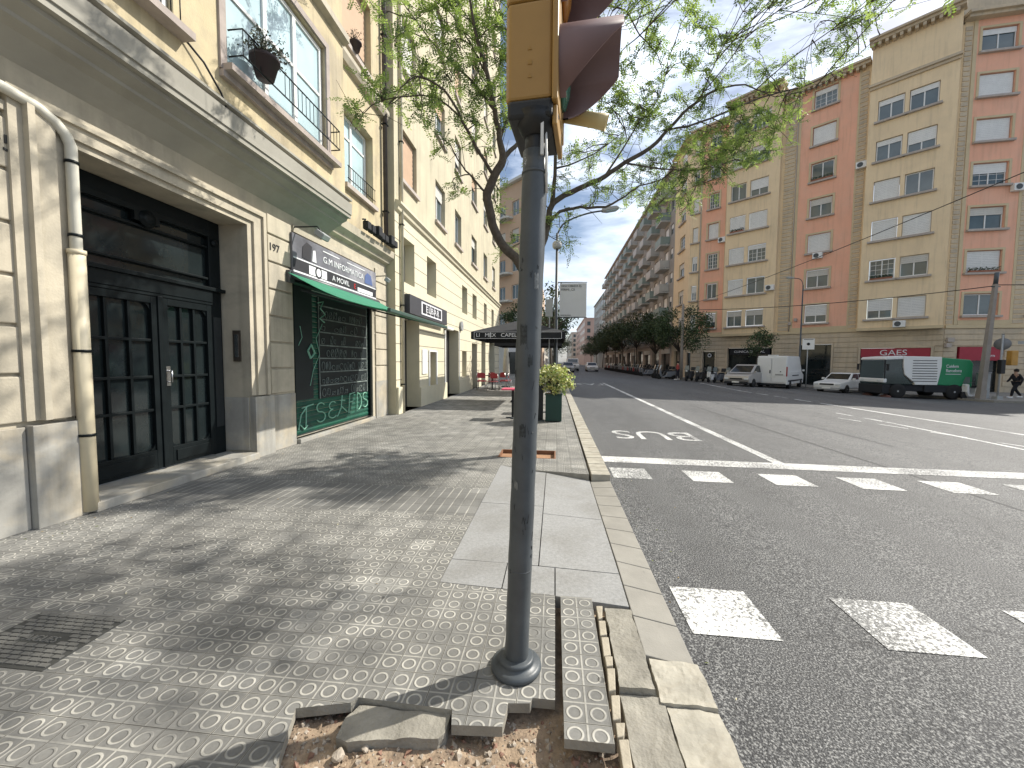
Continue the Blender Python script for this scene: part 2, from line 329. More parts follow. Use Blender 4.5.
def asphalt(name, paint=False):
    m, n, l, b = nodes(name); b.inputs['Roughness'].default_value = .75 if paint else .72
    b.inputs['Specular IOR Level'].default_value = .45
    tc = n.new('ShaderNodeTexCoord')
    vo = n.new('ShaderNodeTexVoronoi'); vo.inputs['Scale'].default_value = 130; l.new(tc.outputs['Object'], vo.inputs[0])
    nz = n.new('ShaderNodeTexNoise'); nz.inputs['Scale'].default_value = 105; nz.inputs['Detail'].default_value = 3; l.new(tc.outputs['Object'], nz.inputs[0])
    big = n.new('ShaderNodeTexNoise'); big.inputs['Scale'].default_value = .35; big.inputs['Detail'].default_value = 8; big.inputs['Roughness'].default_value = .6
    mpg = n.new('ShaderNodeMapping'); mpg.inputs['Scale'].default_value = (1.6, .35, 1); l.new(tc.outputs['Object'], mpg.inputs[0]); l.new(mpg.outputs[0], big.inputs[0])
    cr = n.new('ShaderNodeValToRGB'); e = cr.color_ramp.elements; e[0].position = .38; e[0].color = (.022, .023, .025, 1); e[1].position = .64; e[1].color = (.30, .30, .29, 1)
    md = e.new(.52); md.color = (.082, .083, .085, 1)
    l.new(nz.outputs[0], cr.inputs[0])
    k = MATH(n, l, 'ADD', MATH(n, l, 'MULTIPLY', big.outputs[0], .9), .42)
    med = n.new('ShaderNodeTexNoise'); med.inputs['Scale'].default_value = 3.2; med.inputs['Detail'].default_value = 6; l.new(tc.outputs['Object'], med.inputs[0])
    k = MATH(n, l, 'MULTIPLY', k, MATH(n, l, 'ADD', MATH(n, l, 'MULTIPLY', med.outputs[0], .5), .75))
    dw = n.new('ShaderNodeVectorMath'); dw.operation = 'ADD'; mn = n.new('ShaderNodeTexNoise'); mn.inputs['Scale'].default_value = 1.4; mn.inputs['Detail'].default_value = 6
    l.new(tc.outputs['Object'], mn.inputs[0]); l.new(tc.outputs['Object'], dw.inputs[0]); l.new(mn.outputs['Color'], dw.inputs[1])
    vc = n.new('ShaderNodeTexVoronoi'); vc.feature = 'DISTANCE_TO_EDGE'; vc.inputs['Scale'].default_value = .22; l.new(dw.outputs[0], vc.inputs[0])
    crk = n.new('ShaderNodeMapRange'); crk.inputs[1].default_value = 0; crk.inputs[2].default_value = .004; crk.inputs[3].default_value = .55; crk.inputs[4].default_value = 1; l.new(vc.outputs['Distance'], crk.inputs[0])
    k = MATH(n, l, 'MULTIPLY', k, crk.outputs[0])
    vm = n.new('ShaderNodeVectorMath'); vm.operation = 'SCALE'; l.new(cr.outputs[0], vm.inputs[0]); l.new(k, vm.inputs['Scale']); src = vm.outputs[0]
    if paint:
        w1 = n.new('ShaderNodeTexNoise'); w1.inputs['Scale'].default_value = 48; w1.inputs['Detail'].default_value = 6; w1.inputs['Roughness'].default_value = .7; l.new(tc.outputs['Object'], w1.inputs[0])
        w2 = n.new('ShaderNodeTexNoise'); w2.inputs['Scale'].default_value = 1.3; w2.inputs['Detail'].default_value = 3; l.new(tc.outputs['Object'], w2.inputs[0])
        s = MATH(n, l, 'ADD', w1.outputs[0], MATH(n, l, 'MULTIPLY', MATH(n, l, 'SUBTRACT', w2.outputs[0], .55), .40))
        r = n.new('ShaderNodeMapRange'); r.inputs[1].default_value = .42; r.inputs[2].default_value = .52; r.inputs[3].default_value = .12; l.new(s, r.inputs[0])
        mx = n.new('ShaderNodeMix'); mx.data_type = 'RGBA'; mx.inputs[7].default_value = (.66, .66, .64, 1); l.new(r.outputs[0], mx.inputs[0]); l.new(src, mx.inputs[6]); src = mx.outputs[2]
    l.new(src, b.inputs['Base Color'])
    bp = n.new('ShaderNodeBump'); bp.inputs['Strength'].default_value = .3 if paint else .6; bp.inputs['Distance'].default_value = .006
    l.new(vo.outputs['Distance'], bp.inputs['Height']); l.new(bp.outputs[0], b.inputs['Normal'])
    return m
ASPH = asphalt('asphalt'); PAINT = asphalt('road_paint', True)
KERB = mat('grey_granite_kerb', (.24, .228, .20), .8, .12, 5, .2, 90)
KERBL = mat('pale_granite_kerb', (.38, .355, .295), .85, .18, 6, .35, 40, col2=(.24, .215, .17), c2scale=3, c2amt=.8)
GRANITE = mat('granite_slab', (.27, .27, .265), .8, .16, 45, .25, 140, col2=(.19, .185, .17), c2scale=1.4, c2amt=.7)
CONC = mat('old_concrete', (.24, .225, .19), .9, .2, 7, .6, 60, col2=(.34, .32, .27), c2scale=3, c2amt=.6)
DIRT = mat('rubble_dirt', (.30, .225, .155), .95, .3, 12, .9, 60, col2=(.16, .12, .09), c2scale=7, c2amt=.9)
DIRTR = mat('reddish_pit_earth', (.33, .19, .11), .95, .2, 9, .7, 60)
STONE = mat('broken_stone', (.36, .31, .25), .9, .3, 20, .5, 60)
# ================================================================== GROUND
def st(o): o['kind'] = 'structure'; return o
b = MB(); b.quad((-600, -60, -1.3), (900, -60, -1.3), (900, 1600, -1.3), (-600, 1600, -1.3)); st(b.build('ground', mat('far_ground', (.12, .12, .115), .95)))
b = MB(); xs = [.75, 4, 8, 12, 14.5, 17, 19.5, 22, 60, 220]
for i in range(len(xs)-1): b.quad((xs[i], -25, gz(xs[i])), (xs[i+1], -25, gz(xs[i+1])), (xs[i+1], 420, gz(xs[i+1])), (xs[i], 420, gz(xs[i])))
st(b.build('road', ASPH))
# near pavement with its broken edge, the dropped crossing ramp and the tree pit left open
b = MB()
b.poly([(-5.5, -8), (-1.3, -8), (-1.2, .5), (-1.05, 1.2), (-1.0, 1.28), (-1.09, 1.53), (-.87, 1.585), (-.85, 1.615), (-.42, 1.60), (-.405, 1.53), (-.195, 1.545), (-.185, 1.66), (-.09, 1.67), (-.08, 1.70), (.02, 1.70), (.02, 2.50), (-.76, 2.56), (-.76, 3.72), (-5.5, 3.72)], 0, 0, .045, 1)
b.poly([(-5.5, 4.52), (-.76, 4.52), (-.76, 5.62), (-.25, 5.42), (.47, 5.32), (.47, 6.1), (-5.5, 6.1)], 0, 0, .12, 1)
b.poly([(-5.5, 6.1), (-.87, 6.1), (-.87, 6.65), (-5.5, 6.65)], 0); b.poly([(.03, 6.1), (.47, 6.1), (.47, 6.65), (.03, 6.65)], 0)
b.poly([(-5.5, 6.65), (.47, 6.65), (.47, 420), (-5.5, 420)], 0)
st(b.build('pavement', [PANOT, CONC]))
b = MB(); b.poly([(-5.5, 3.72), (-.76, 3.72), (-.76, 4.52), (-5.5, 4.52)], 0); st(b.build('pavement', PANOTL))
b = MB()
for (x0, x1, y0, y1) in [(-.87, -.85, 6.1, 6.65), (.01, .03, 6.1, 6.65), (-.85, .01, 6.63, 6.65), (-.85, .01, 6.1, 6.12)]: b.box(x0, x1, y0, y1, -.1, .002)
st(b.build('tree_pit_edge', mat('rusty_edging', (.22, .11, .06), .8)))
b = MB(); b.quad((-.87, 6.1, -.06), (.03, 6.1, -.06), (.03, 6.65, -.06), (-.87, 6.65, -.06)); st(b.build('tree_pit', DIRTR))
b = MB(); b.quad((-6, -8, -.13), (.5, -8, -.13), (.5, 2.7, -.13), (-6, 2.7, -.13)); st(b.build('subsoil', DIRT))
# rubble bed
b = MB(); nx, ny = 90, 90
def dz(x, y):
    p = Vector((x*3, y*3, 0)); h = noise.noise(p)*.03+noise.noise(p*4)*.014+noise.noise(p*13)*.007
    k = min(1, max(0, (1.62-y)/.35)); return -.088+.035*k+h
vs = []; fs = []
for j in range(ny+1):
    for i in range(nx+1):
        x = -1.5+2.0*i/nx; y = .6+1.95*j/ny; vs.append((x, y, min(dz(x, y), -.03)))
for j in range(ny):
    for i in range(nx): a = j*(nx+1)+i; fs.append((a, a+1, a+nx+2, a+nx+1))
b.add(vs, fs, 0, True); st(b.build('rubble_ground', DIRT))
# granite crossing ramp, falling towards the kerb
def rz(x, y):
    k = max(0, min(1, (x+.3)/.77)); m = max(.25, min(1, (y-2.4)/2.6)); return .001-.085*k*m
b = MB()
def slab(b, x0, x1, ya0, ya1, yb0, yb1):
    "a slab between x0..x1; near edge y ya0->ya1, far edge yb0->yb1"
    g = .004
    x0 += g; x1 -= g; ya0 += g; ya1 += g; yb0 -= g; yb1 -= g
    b.add([(x0, ya0, rz(x0, ya0)), (x1, ya1, rz(x1, ya1)), (x1, yb1, rz(x1, yb1)), (x0, yb0, rz(x0, yb0)),
           (x0, ya0, -.12), (x1, ya1, -.12), (x1, yb1, -.12), (x0, yb0, -.12)], [(0, 1, 2, 3), (0, 4, 5, 1), (1, 5, 6, 2), (2, 6, 7, 3), (3, 7, 4, 0)])
slab(b, -.76, -.33, 2.56, 2.53, 2.88, 2.87); slab(b, -.33, .02, 2.53, 2.50, 2.87, 2.86); slab(b, .02, .48, 2.50, 2.46, 2.86, 2.85)
slab(b, -.76, -.1, 2.88, 2.865, 4.1, 4.1); slab(b, -.1, .48, 2.865, 2.85, 3.9, 3.9); slab(b, -.1, .48, 3.9, 3.9, 5.40, 5.32); slab(b, -.76, -.1, 4.1, 4.1, 5.62, 5.40)
st(b.build('crossing_ramp', GRANITE))
# kerb
b = MB(); y = 2.06
while y < 5.3:
    y2 = min(y+.33, 5.3); b.add([(.485, y+.003, rz(.485, y)-.004), (.745, y+.003, -.075), (.745, y2-.003, -.075), (.485, y2-.003, rz(.485, y2)-.004), (.485, y, -.3), (.745, y, -.3), (.745, y2, -.3), (.485, y2, -.3)],
      [(0, 1, 2, 3), (0, 4, 5, 1), (1, 5, 6, 2), (2, 6, 7, 3), (3, 7, 4, 0)]); y = y2
o = st(b.build('kerb', KERB, bevel=.006))
b = MB(); y = -8.0; rr = random.Random(3)
for (ya, yb) in [(-8, .9), (.9, 1.5), (1.5, 1.78), (1.78, 2.05)]:
    b.box(.52+rr.uniform(-.02, .02), .745, ya+.003, yb-.003, -.3, -.045+rr.uniform(-.012, .01))
st(rough(b.build('kerb', KERBL), .010, 5, 9))
b = MB(); b.box(.47, .525, -8, 2.05, -.2, -.07); st(b.build('mortar_joint', CONC))
b = MB(); y = 5.31
while y < 60:
    b.box(.50, .75, y+.005, y+.185, -.3, .004 if rr.random() < .5 else .001); y += .19
b.box(.50, .75, y, 420, -.3, .002)
st(b.build('kerb', KERBL, bevel=.008))
b = MB(); b.box(.325, .482, 1.83, 2.44, -.14, -.020); b.box(.325, .515, .2, 1.822, -.14, -.050); st(rough(b.build('concrete_channel', CONC), .008, 5, 10))
# broken thin stone edging beside the loose strip
b = MB(); y = 1.42; i = 0
while y < 2.44:
    l_ = rr.uniform(.07, .16); b.prism([(.268+rr.uniform(-.006, .006), y), (.306+rr.uniform(-.01, .004), y+.012), (.312, y+l_-.006), (.272, y+l_-.012)], 'z', -.1, -.004+rr.uniform(-.008, .004)); y += l_
st(b.build('edging_stone', mat('pale_edging_stone', (.36, .32, .25), .9, .15, 12, .4, 60), bevel=.004))
# lifted strip of ring tiles and broken tiles (each one a thing)
def tile(x0, x1, y0, y1, z, label, rot=(0, 0, 0), th=.04):
    b = MB(); b.poly([(x0, y0), (x1, y0), (x1, y1), (x0, y1)], z, 0, th, 1)
    o = b.build('paving_tile', [PANOT, CONC])
    return tag(o, label, 'paving tile', 'loose paving tiles at the broken edge')
tile(.055, .25, 2.30, 2.49, .004, 'ring paving tile touching the granite ramp, far end of the strip right of the pole')
tile(.055, .25, 2.103, 2.297, .006, 'second ring paving tile from the granite ramp in the narrow strip right of the pole')
tile(.055, .25, 1.906, 2.10, .008, 'third ring paving tile from the granite ramp in the narrow strip right of the pole')
tile(.055, .25, 1.709, 1.903, .012, 'fourth ring paving tile from the granite ramp in the strip right of the pole')
tile(.056, .252, 1.505, 1.706, .016, 'ring paving tile jutting over the rubble, near end of the strip by the pole')
b = MB(); b.prism([(-.86, 1.45), (-.80, 1.435), (-.45, 1.49), (-.425, 1.52), (-.43, 1.60), (-.84, 1.60), (-.87, 1.54)], 'z', -.10, -.022)
tag(rough(b.build('concrete_chunk', CONC), .008, 4, 12), 'broken slab of old concrete under the paving edge, left of the pole shadow end', 'concrete slab')
# stones in the rubble
def rock(c, r, seed, label, name='stone'):
    bm = bmesh.new(); bmesh.ops.create_icosphere(bm, subdivisions=2, radius=1); q = random.Random(seed)
    sc = (q.uniform(.8, 1.2), q.uniform(.6, 1), q.uniform(.45, .75)); rot = Matrix.Rotation(q.uniform(0, 6), 3, 'Z')
    for v in bm.verts:
        d = 1+.45*noise.noise(v.co*1.1+Vector((seed*3.1, 0, 0))); v.co = rot @ Vector((v.co.x*sc[0]*d, v.co.y*sc[1]*d, v.co.z*sc[2]*d))*r + Vector(c)
    me = bpy.data.meshes.new(name); bm.to_mesh(me); bm.free(); me.materials.append(STONE); o = bpy.data.objects.new(name, me); COL.objects.link(o)
    return tag(o, label, 'stone', 'larger stones in the rubble hole') if label else o
for (px, py, Y, r, lab) in [(338, 743, 1.40, .032, 'flat grey stone in the rubble below the left end of the concrete slab'),
    (365, 731, 1.44, .014, 'small upright pale stone in the rubble against the concrete slab'),
    (424, 758, 1.33, .024, 'pointed yellow stone in the rubble at the bottom of the hole'),
    (522, 727, 1.50, .016, 'reddish stone in the rubble just below the pole base'),
    (312, 757, 1.33, .016, 'small brown stone in the left corner of the rubble'),
    (600, 757, 1.36, .018, 'grey stone in the rubble under the jutting ring tile')]:
    p = at(px, py, Y); rock((p.x, p.y, -.05), r, px, lab)
q = random.Random(11); b = MB()
for i in range(3200):
    x, y = q.uniform(-1.2, .33), q.uniform(.9, 1.68); z = min(dz(x, y), -.03); r = q.choice([.003, .004, .005, .006, .008, .010, .012, .018])*q.uniform(.7, 1.2)
    ps = [Vector((q.uniform(-1, 1), q.uniform(-1, 1), q.uniform(-.6, .8))).normalized()*r*q.uniform(.7, 1.1) for _ in range(3)]
    bp_ = [Vector(a) for a in ((1, 0, 0), (0, 1, 0), (-1, 0, 0), (0, -1, 0), (0, 0, .7), (0, 0, -.7))]
    ro = Matrix.Rotation(q.uniform(0, 6), 3, Vector((q.uniform(-1, 1), q.uniform(-1, 1), 1)))
    vs = [ro @ (v*r*q.uniform(.6, 1.3)) + Vector((x, y, z)) for v in bp_]
    b.add(vs, [(0, 1, 4), (1, 2, 4), (2, 3, 4), (3, 0, 4), (1, 0, 5), (2, 1, 5), (3, 2, 5), (0, 3, 5)], q.choice([0, 0, 1, 2]))
o = b.build('gravel', [STONE, DIRT, mat('brick_chip', (.24, .14, .10), .9)]); o['kind'] = 'stuff'; o['label'] = 'loose gravel and chips scattered in the rubble hole'
# inspection cover with raised rhombs
b = MB(); cx0, cx1, cy0, cy1 = -2.98, -2.42, 1.58, 1.96
b.box(cx0, cx1, cy0, cy1, -.02, .003)
i = 0; yy = cy0+.02
while yy < cy1-.02:
    xx = cx0+.02+(i % 2)*.03
    while xx < cx1-.03:
        if not (-2.83 < xx < -2.57 and 1.735 < yy < 1.80): b.box(xx, xx+.05, yy, yy+.021, .003, .008, 1)
        xx += .06
    yy += .028; i += 1
cov = b.build('inspection_cover', [mat('cover_dark', (.06, .06, .055), .8), mat('cover_iron', (.15, .147, .135), .6, .15, 20)])
tag(cov, 'square patterned metal inspection cover set in the pavement near the left edge', 'manhole cover')
reg(cov, None)
t_ = text('lettering', 'AIGUES', .06, frame((-2.7, 1.768, .004), (1, 0, 0), (0, 1, 0)), MATS['cover_iron'], cov, ext=.003)
# road markings
def mark(pts, name='road_marking', lift=.004):
    b = MB(); vs = [(x, y, gz(x)+lift) for x, y in pts]; b.add(vs, [tuple(range(len(vs)))]); return b
b = MB()
def mk(x0, x1, y0, y1, lift=.004):
    n = max(1, int((x1-x0)/1.))
    for i in range(n):
        a = x0+(x1-x0)*i/n; c = x0+(x1-x0)*(i+1)/n
        for (p, r_) in ((a, c),):
            cuts = [p]+[k for k in (12, 22) if p < k < r_]+[r_]
            for u, v in zip(cuts, cuts[1:]): b.quad((u, y0, gz(u)+lift), (v, y0, gz(v)+lift), (v, y1, gz(v)+lift), (u, y1, gz(u)+lift))
mk(.80, 9.7, 6.42, 6.80)
for k in range(10):
    x = .83+k*1.055; mk(x, x+.50, 2.37, 2.87); mk(x, x+.52, 5.55, 6.08)
mk(3.53, 3.70, 6.8, 30.5)
def ln(p, q, w_, dash=None):
    p, q = Vector(p), Vector(q); d = (q-p); Ln = d.length; d.normalize(); nrm = Vector((d.y, -d.x))*w_/2
    s = 0
    while s < Ln:
        e = min(Ln, s+(dash[0] if dash else 3))
        a, c = p+d*s, p+d*e
        b.add([(*(a-nrm), gz(a.x)+.004), (*(a+nrm), gz(a.x)+.004), (*(c+nrm), gz(c.x)+.004), (*(c-nrm), gz(c.x)+.004)], [(0, 1, 2, 3)])
        s = e+(dash[1] if dash else 0)
def gp(px, py):
    d = fwd + rgt*((px-512)/FPX) - upv*((py-384)/FPX); z = -.2
    for _ in range(6): t = (z-HC)/d.z; z = gz(d.x*t)
    return (d.x*t, d.y*t)
ln(gp(700, 383), gp(741, 391), .12); ln(gp(741, 391), gp(832, 405), .12, (1.2, .5)); ln(gp(832, 405), gp(1040, 437.5), .14)
ln(gp(886, 422), gp(1040, 453), .10); ln(gp(836, 413), gp(886, 422), .10, (.7, .5)); ln(gp(838, 418), gp(1040, 449), .07, (.7, .5))
o = b.build('road_marking', PAINT); st(o)
b = MB(); pa, pb_ = Vector(gp(690, 405)), Vector(gp(1030, 513)); n_ = 60; rr = random.Random(6)
for i in range(n_):
    for t0, t1 in ((i/n_, (i+1)/n_),):
        a, c = pa.lerp(pb_, t0), pa.lerp(pb_, t1); b.add([(a.x-.02, a.y, gz(a.x)+.003), (a.x+.02, a.y, gz(a.x)+.003), (c.x+.02, c.y, gz(c.x)+.003), (c.x-.02, c.y, gz(c.x)+.003)], [(0, 1, 2, 3)])
st(b.build('road_seam', mat('tar_seam', (.035, .035, .037), .7, .4, 20)))
# fallen leaves and litter
b = MB(); q = random.Random(90)
for _ in range(420):
    x = q.choice([q.uniform(-4.4, .4), q.gauss(.45, .1), q.gauss(-4.3, .15), q.gauss(.9, .15)]); y = q.uniform(1.7, 16)
    if x < -4.45 or (x > -.8 and x < .75 and y < 6.8): continue
    z = (.004 if x < .5 else gz(max(x, .76))+.004) if not (.47 < x < .76) else .008; r = q.uniform(.006, .016); an = q.uniform(0, 6.3)
    b.add([(x, y, z), (x+r*cos(an), y+r*sin(an), z+.004), (x+2*r*cos(an+.3), y+2*r*sin(an+.3), z+.001), (x+r*cos(an+.7), y+r*sin(an+.7), z+.002)], [(0, 1, 2, 3)], q.choice([0, 0, 1, 2]))
o = b.build('leaf_litter', [mat('dry_leaf', (.28, .20, .08), .8, .3, 9), mat('green_fallen_leaf', (.14, .17, .05), .8), mat('pale_petal', (.5, .46, .3), .8)]); o['kind'] = 'stuff'; o['label'] = 'tiny fallen leaves scattered over the pavement and gutter'
for body, (x, y), sz, sx in (('BUS', (2.18, 9.0), 1.40, .76), ('TAXI', (2.2, 28.6), 2.8, .48)):
    m = Matrix.Rotation(pi, 4, 'Z'); m = Matrix.Translation((x, y, gz(x)+.006)) @ Matrix.Rotation(math.atan(.009), 4, 'Y') @ m
    o = text('road_lettering', body, sz, m, PAINT, None, ext=0, sx=sx); st(o)
# ================================================================== LEFT: portal building
A90 = pi/2
def leftM(x): return plane_frame(x, 0, A90)     # u = street distance Y, v = into the building, z up
F1 = -4.55
bd1 = empty('apartment_building', (F1, 3, 0), 'cream and yellow apartment block with a tall black iron portal, numbers 195 and 197', 'building')
def PM(x=F1): return MB(leftM(x))
b = PM(); wall(b, -6, 10.48, 0, 4.3, [(3.33, 5.52, 0, 3.46), (6.58, 9.62, .08, 3.02)], 0, .45)
wall(b, 7.6, 10.48, 4.3, 24, [(8.42, 9.78, 5.28, 6.95)]+[(8.35, 9.75, 8.25+3.1*k, 9.95+3.1*k) for k in range(4)], 0, .28, 1)
b.quad((10.48, 0, 0), (10.48, 6, 0), (10.48, 6, 24), (10.48, 0, 24), 1); b.quad((-6, 0, 24), (10.48, 0, 24), (10.48, 6, 24), (-6, 6, 24), 1)
b.build('wall', [CREAM, STUCCO], bd1)
b = PM(F1+.43)     # projecting storey wall
wall(b, -6, 7.62, 4.62, 24, [(4.78, 7.0, 5.12, 6.98), (2.4, 4.1, 5.05, 6.7)]+[(4.6, 7.0, 8.3+3.1*k, 10+3.1*k) for k in range(4)], 0, .14)
b.quad((7.62, 0, 4.62), (7.62, .43, 4.62), (7.62, .43, 24), (7.62, 0, 24)); b.build('wall', STUCCO, bd1)
# coved soffit and its fascia
b = PM()
prof = [(0, 3.97), (-.06, 4.02), (-.20, 4.12), (-.30, 4.16), (-.31, 4.19), (-.42, 4.24), (-.43, 4.28), (-.50, 4.28), (-.50, 4.34), (-.52, 4.345), (-.52, 4.40), (-.53, 4.55), (-.47, 4.57), (-.47, 4.60), (-.53, 4.61), (-.53, 4.64), (-.44, 4.70), (0, 4.70)]
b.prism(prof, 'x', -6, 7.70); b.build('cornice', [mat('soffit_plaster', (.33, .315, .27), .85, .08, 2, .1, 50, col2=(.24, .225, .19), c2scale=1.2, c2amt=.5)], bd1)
b = PM(); b.prism([(0, 4.02), (-.10, 4.06), (-.12, 4.12), (-.22, 4.2), (-.24, 4.36), (-.20, 4.38), (0, 4.42)], 'x', 7.70, 10.5); b.prism([(0, 7.72), (-.1, 7.75), (-.16, 7.86), (-.16, 7.95), (-.1, 8.0), (0, 8.02)], 'x', 7.62, 10.5)
b.box(7.62, 10.5, -.05, 0, 8.14, 8.24)
for k in range(4): b.prism([(0, 10.85+3.1*k), (-.12, 10.9+3.1*k), (-.12, 11.0+3.1*k), (0, 11.05+3.1*k)], 'x', 7.62, 10.5)
b.pieces('cornice', CREAM, bd1)
b = PM(F1+.43)
for k in range(5): b.prism([(0, 7.5+3.1*k), (-.12, 7.55+3.1*k), (-.12, 7.67+3.1*k), (0, 7.7+3.1*k)], 'x', -6, 7.66)
b.pieces('cornice', CREAM, bd1)
# portal moulding: stepped architrave
b = PM()
for (off, wd, pr) in ((0, .09, -.05), (.09, .16, -.085), (.25, .05, -.12), (.30, .09, -.06)):
    a0, a1 = 3.33-off-wd, 5.52+off+wd; zt = 3.46+off*.75+wd*.75
    for (u0, u1) in ((a0, a0+wd), (a1-wd, a1)): b.box(u0, u1, pr, .0, 0.95, zt)
    b.box(a0+wd, a1-wd, pr, .0, zt-wd*.75, zt)
b.build('portal_frame', CREAM, bd1)
b = PM(); b.box(5.525, 5.93, -.10, -.001, 0, .93); b.box(5.935, 6.56, -.03, -.002, 0, .91); b.box(2.95, 3.325, -.10, -.001, 0, .91); b.box(-6, 2.945, -.035, -.002, 0, .90)
b.box(9.75, 10.46, -.03, -.002, 0, .95); b.box(3.335, 3.35, .001, .40, .12, .92); b.box(5.50, 5.515, .001, .40, .12, .92)
b.pieces('plinth', MARBLE, bd1, bevel=.006)
# rusticated blocks
def rust(u0, u1, zs, pr=-.032, name='rusticated_block'):
    b = PM()
    for z0, z1 in zip(zs, zs[1:]): b.box(u0, u1, pr, -.001, z0+.014, z1-.014)
    b.pieces(name, CREAM, bd1, bevel=.012)
zz = [.93, 1.35, 1.77, 2.19, 2.62, 3.05, 3.48]
rust(-6, 3.10, zz); rust(5.965, 6.54, zz+[3.80]); rust(9.76, 10.45, zz+[3.82])
b = PM(); b.box(3.13, 3.23, -.05, 0, .93, 3.7); b.box(-6, 3.3, -.04, -.0, 3.52, 3.60); b.box(6.6, 9.7, -.03, -.001, 3.70, 3.82); b.box(3.30, 3.33, -.028, 0, .95, 3.6)
b.pieces('pilaster', CREAM, bd1, bevel=.006)
# threshold steps
b = PM(); b.box(3.35, 5.50, -.16, .44, 0, .10); b.box(6.6, 9.6, -.08, .10, 0, .08); b.pieces('doorstep', MARBLE, bd1, bevel=.01)
# the iron portal
V = .405
D = empty('portal_door', (F1-V, 4.4, .1)); setpar(D, bd1); reg(D, bd1)
def dm(): return MB(leftM(F1))
b = dm()
b.box(3.36, 3.60, V-.03, V+.06, .1, 3.46); b.box(5.30, 5.49, V-.03, V+.06, .1, 3.46); b.box(3.60, 5.30, V-.04, V+.06, 3.30, 3.455)
b.box(3.60, 5.30, V-.07, V+.06, 2.30, 2.46); b.box(3.55, 5.5, V-.10, V+.05, 2.46, 2.51); b.box(3.58, 5.32, V-.06, V, 2.26, 2.30); b.box(3.60, 5.30, V-.055, V, 3.22, 3.30)
b.box(3.62, 5.28, V-.03, V+.02, 3.06, 3.09); b.box(3.62, 5.28, V-.03, V+.02, 2.62, 2.65)
b.lathe([(.075, -.05), (.085, -.02), (.085, .02)], (0, 0, 0), 20, 0, True, 'y') if False else None
b.build('frame', IRON, D, bevel=.006)
b = dm(); b.box(3.60, 5.30, V+.03, V+.04, 2.46, 3.25); b.build('transom_glass', DKGLASS, D)
b = dm(); b.lathe([(.10, -.07), (.10, -.03), (.07, -.03), (.07, -.085), (.03, -.09)], (4.42, V, 3.17), 24, 0, True, 'y'); b.box(4.27, 4.57, V-.06, V-.01, 3.12, 3.22)
b.lathe([(.05, -.06), (.05, -.02), (.03, -.07)], (5.38, V, 3.16), 18, 0, True, 'y')
for u in (4.30, 4.42, 4.54): b.lathe([(.018, -.09), (.018, -.04)], (u, V, 2.50), 10, 0, True, 'y')
b.pieces('rosette', IRON, D)
def leaf(u0, u1, hinge):
    b = dm(); w_ = u1-u0; st_ = .075
    b.box(u0, u0+st_, V-.05, V+.03, .12, 2.26); b.box(u1-st_, u1, V-.05, V+.03, .12, 2.26); b.box(u0+st_, u1-st_, V-.05, V+.03, 2.17, 2.26)
    b.box(u0+st_, u1-st_, V-.05, V+.03, .12, .36); b.box(u0+st_+.04, u1-st_-.04, V-.065, V-.05, .17, .31)
    gu = [u0+st_+(w_-2*st_)*k/3 for k in range(4)]
    for u in gu[1:3]: b.box(u-.016, u+.016, V-.035, V+.03, .36, 2.17)
    for z in (.86, 1.27, 1.72): b.box(u0+st_, u1-st_, V-.034, V+.03, z-.016, z+.016)
    lf = b.build('door_leaf', IRON, D, bevel=.005)
    b = dm()
    for u in gu: b.box(u-.014, u+.014, V-.036, V-.0, .36, 2.17) if False else None
    for u in gu[:1]+gu[-1:]:
        for z in (.36, 2.17):       # rounded corner pieces
            s = 1 if u == gu[0] else -1; t = 1 if z < 1 else -1
            b.prism([(u, z), (u+s*.07, z), (u+s*.03, z+t*.03), (u, z+t*.08)], 'y', V-.03, V+.02)
    b.pieces('corner_bracket', IRON, lf)
    b = dm(); b.box(u0+st_, u1-st_, V+.005, V+.012, .36, 2.17); b.build('glass', DKGLASS, lf)
    return lf
l1 = leaf(3.61, 4.50, 0); l2 = leaf(4.56, 5.29, 1)
b = dm(); b.box(4.495, 4.565, V-.07, V+.02, .12, 2.27); b.build('meeting_stile', IRON, D, bevel=.01)
b = dm(); b.tube([(4.60, V-.05, 1.20), (4.60, V-.11, 1.20), (4.60, V-.11, 1.34), (4.60, V-.05, 1.34)], .012); b.box(4.575, 4.63, V-.06, V-.05, 1.15, 1.40); b.build('handle', CHROME, l2)
b = dm(); b.box(5.33, 5.46, V-.04, V-.028, .5, 2.1); b.build('side_panel', mat('iron_panel', (.02, .024, .026), .4), D)
# intercom, house numbers
b = PM(); b.box(5.498, 5.513, .10, .22, 1.46, 1.92); b.build('intercom', [mat('bronze', (.12, .10, .08), .4, .1, 8, metal=.6)], bd1)
b = PM(); b.box(5.49, 5.498, .13, .19, 1.52, 1.86); b.build('intercom_panel', CHROME, bd1)
NUM = mat('black_number', (.03, .03, .03), .6)
text('house_number', '197', .17, frame((F1+.036, 6.10, 3.28), (0, 1, 0), (0, 0, 1)), NUM, bd1, .006)
text('house_number', '195', .19, frame((F1+.036, 2.86, 3.25), (0, 1, 0), (0, 0, 1)), NUM, bd1, .006)
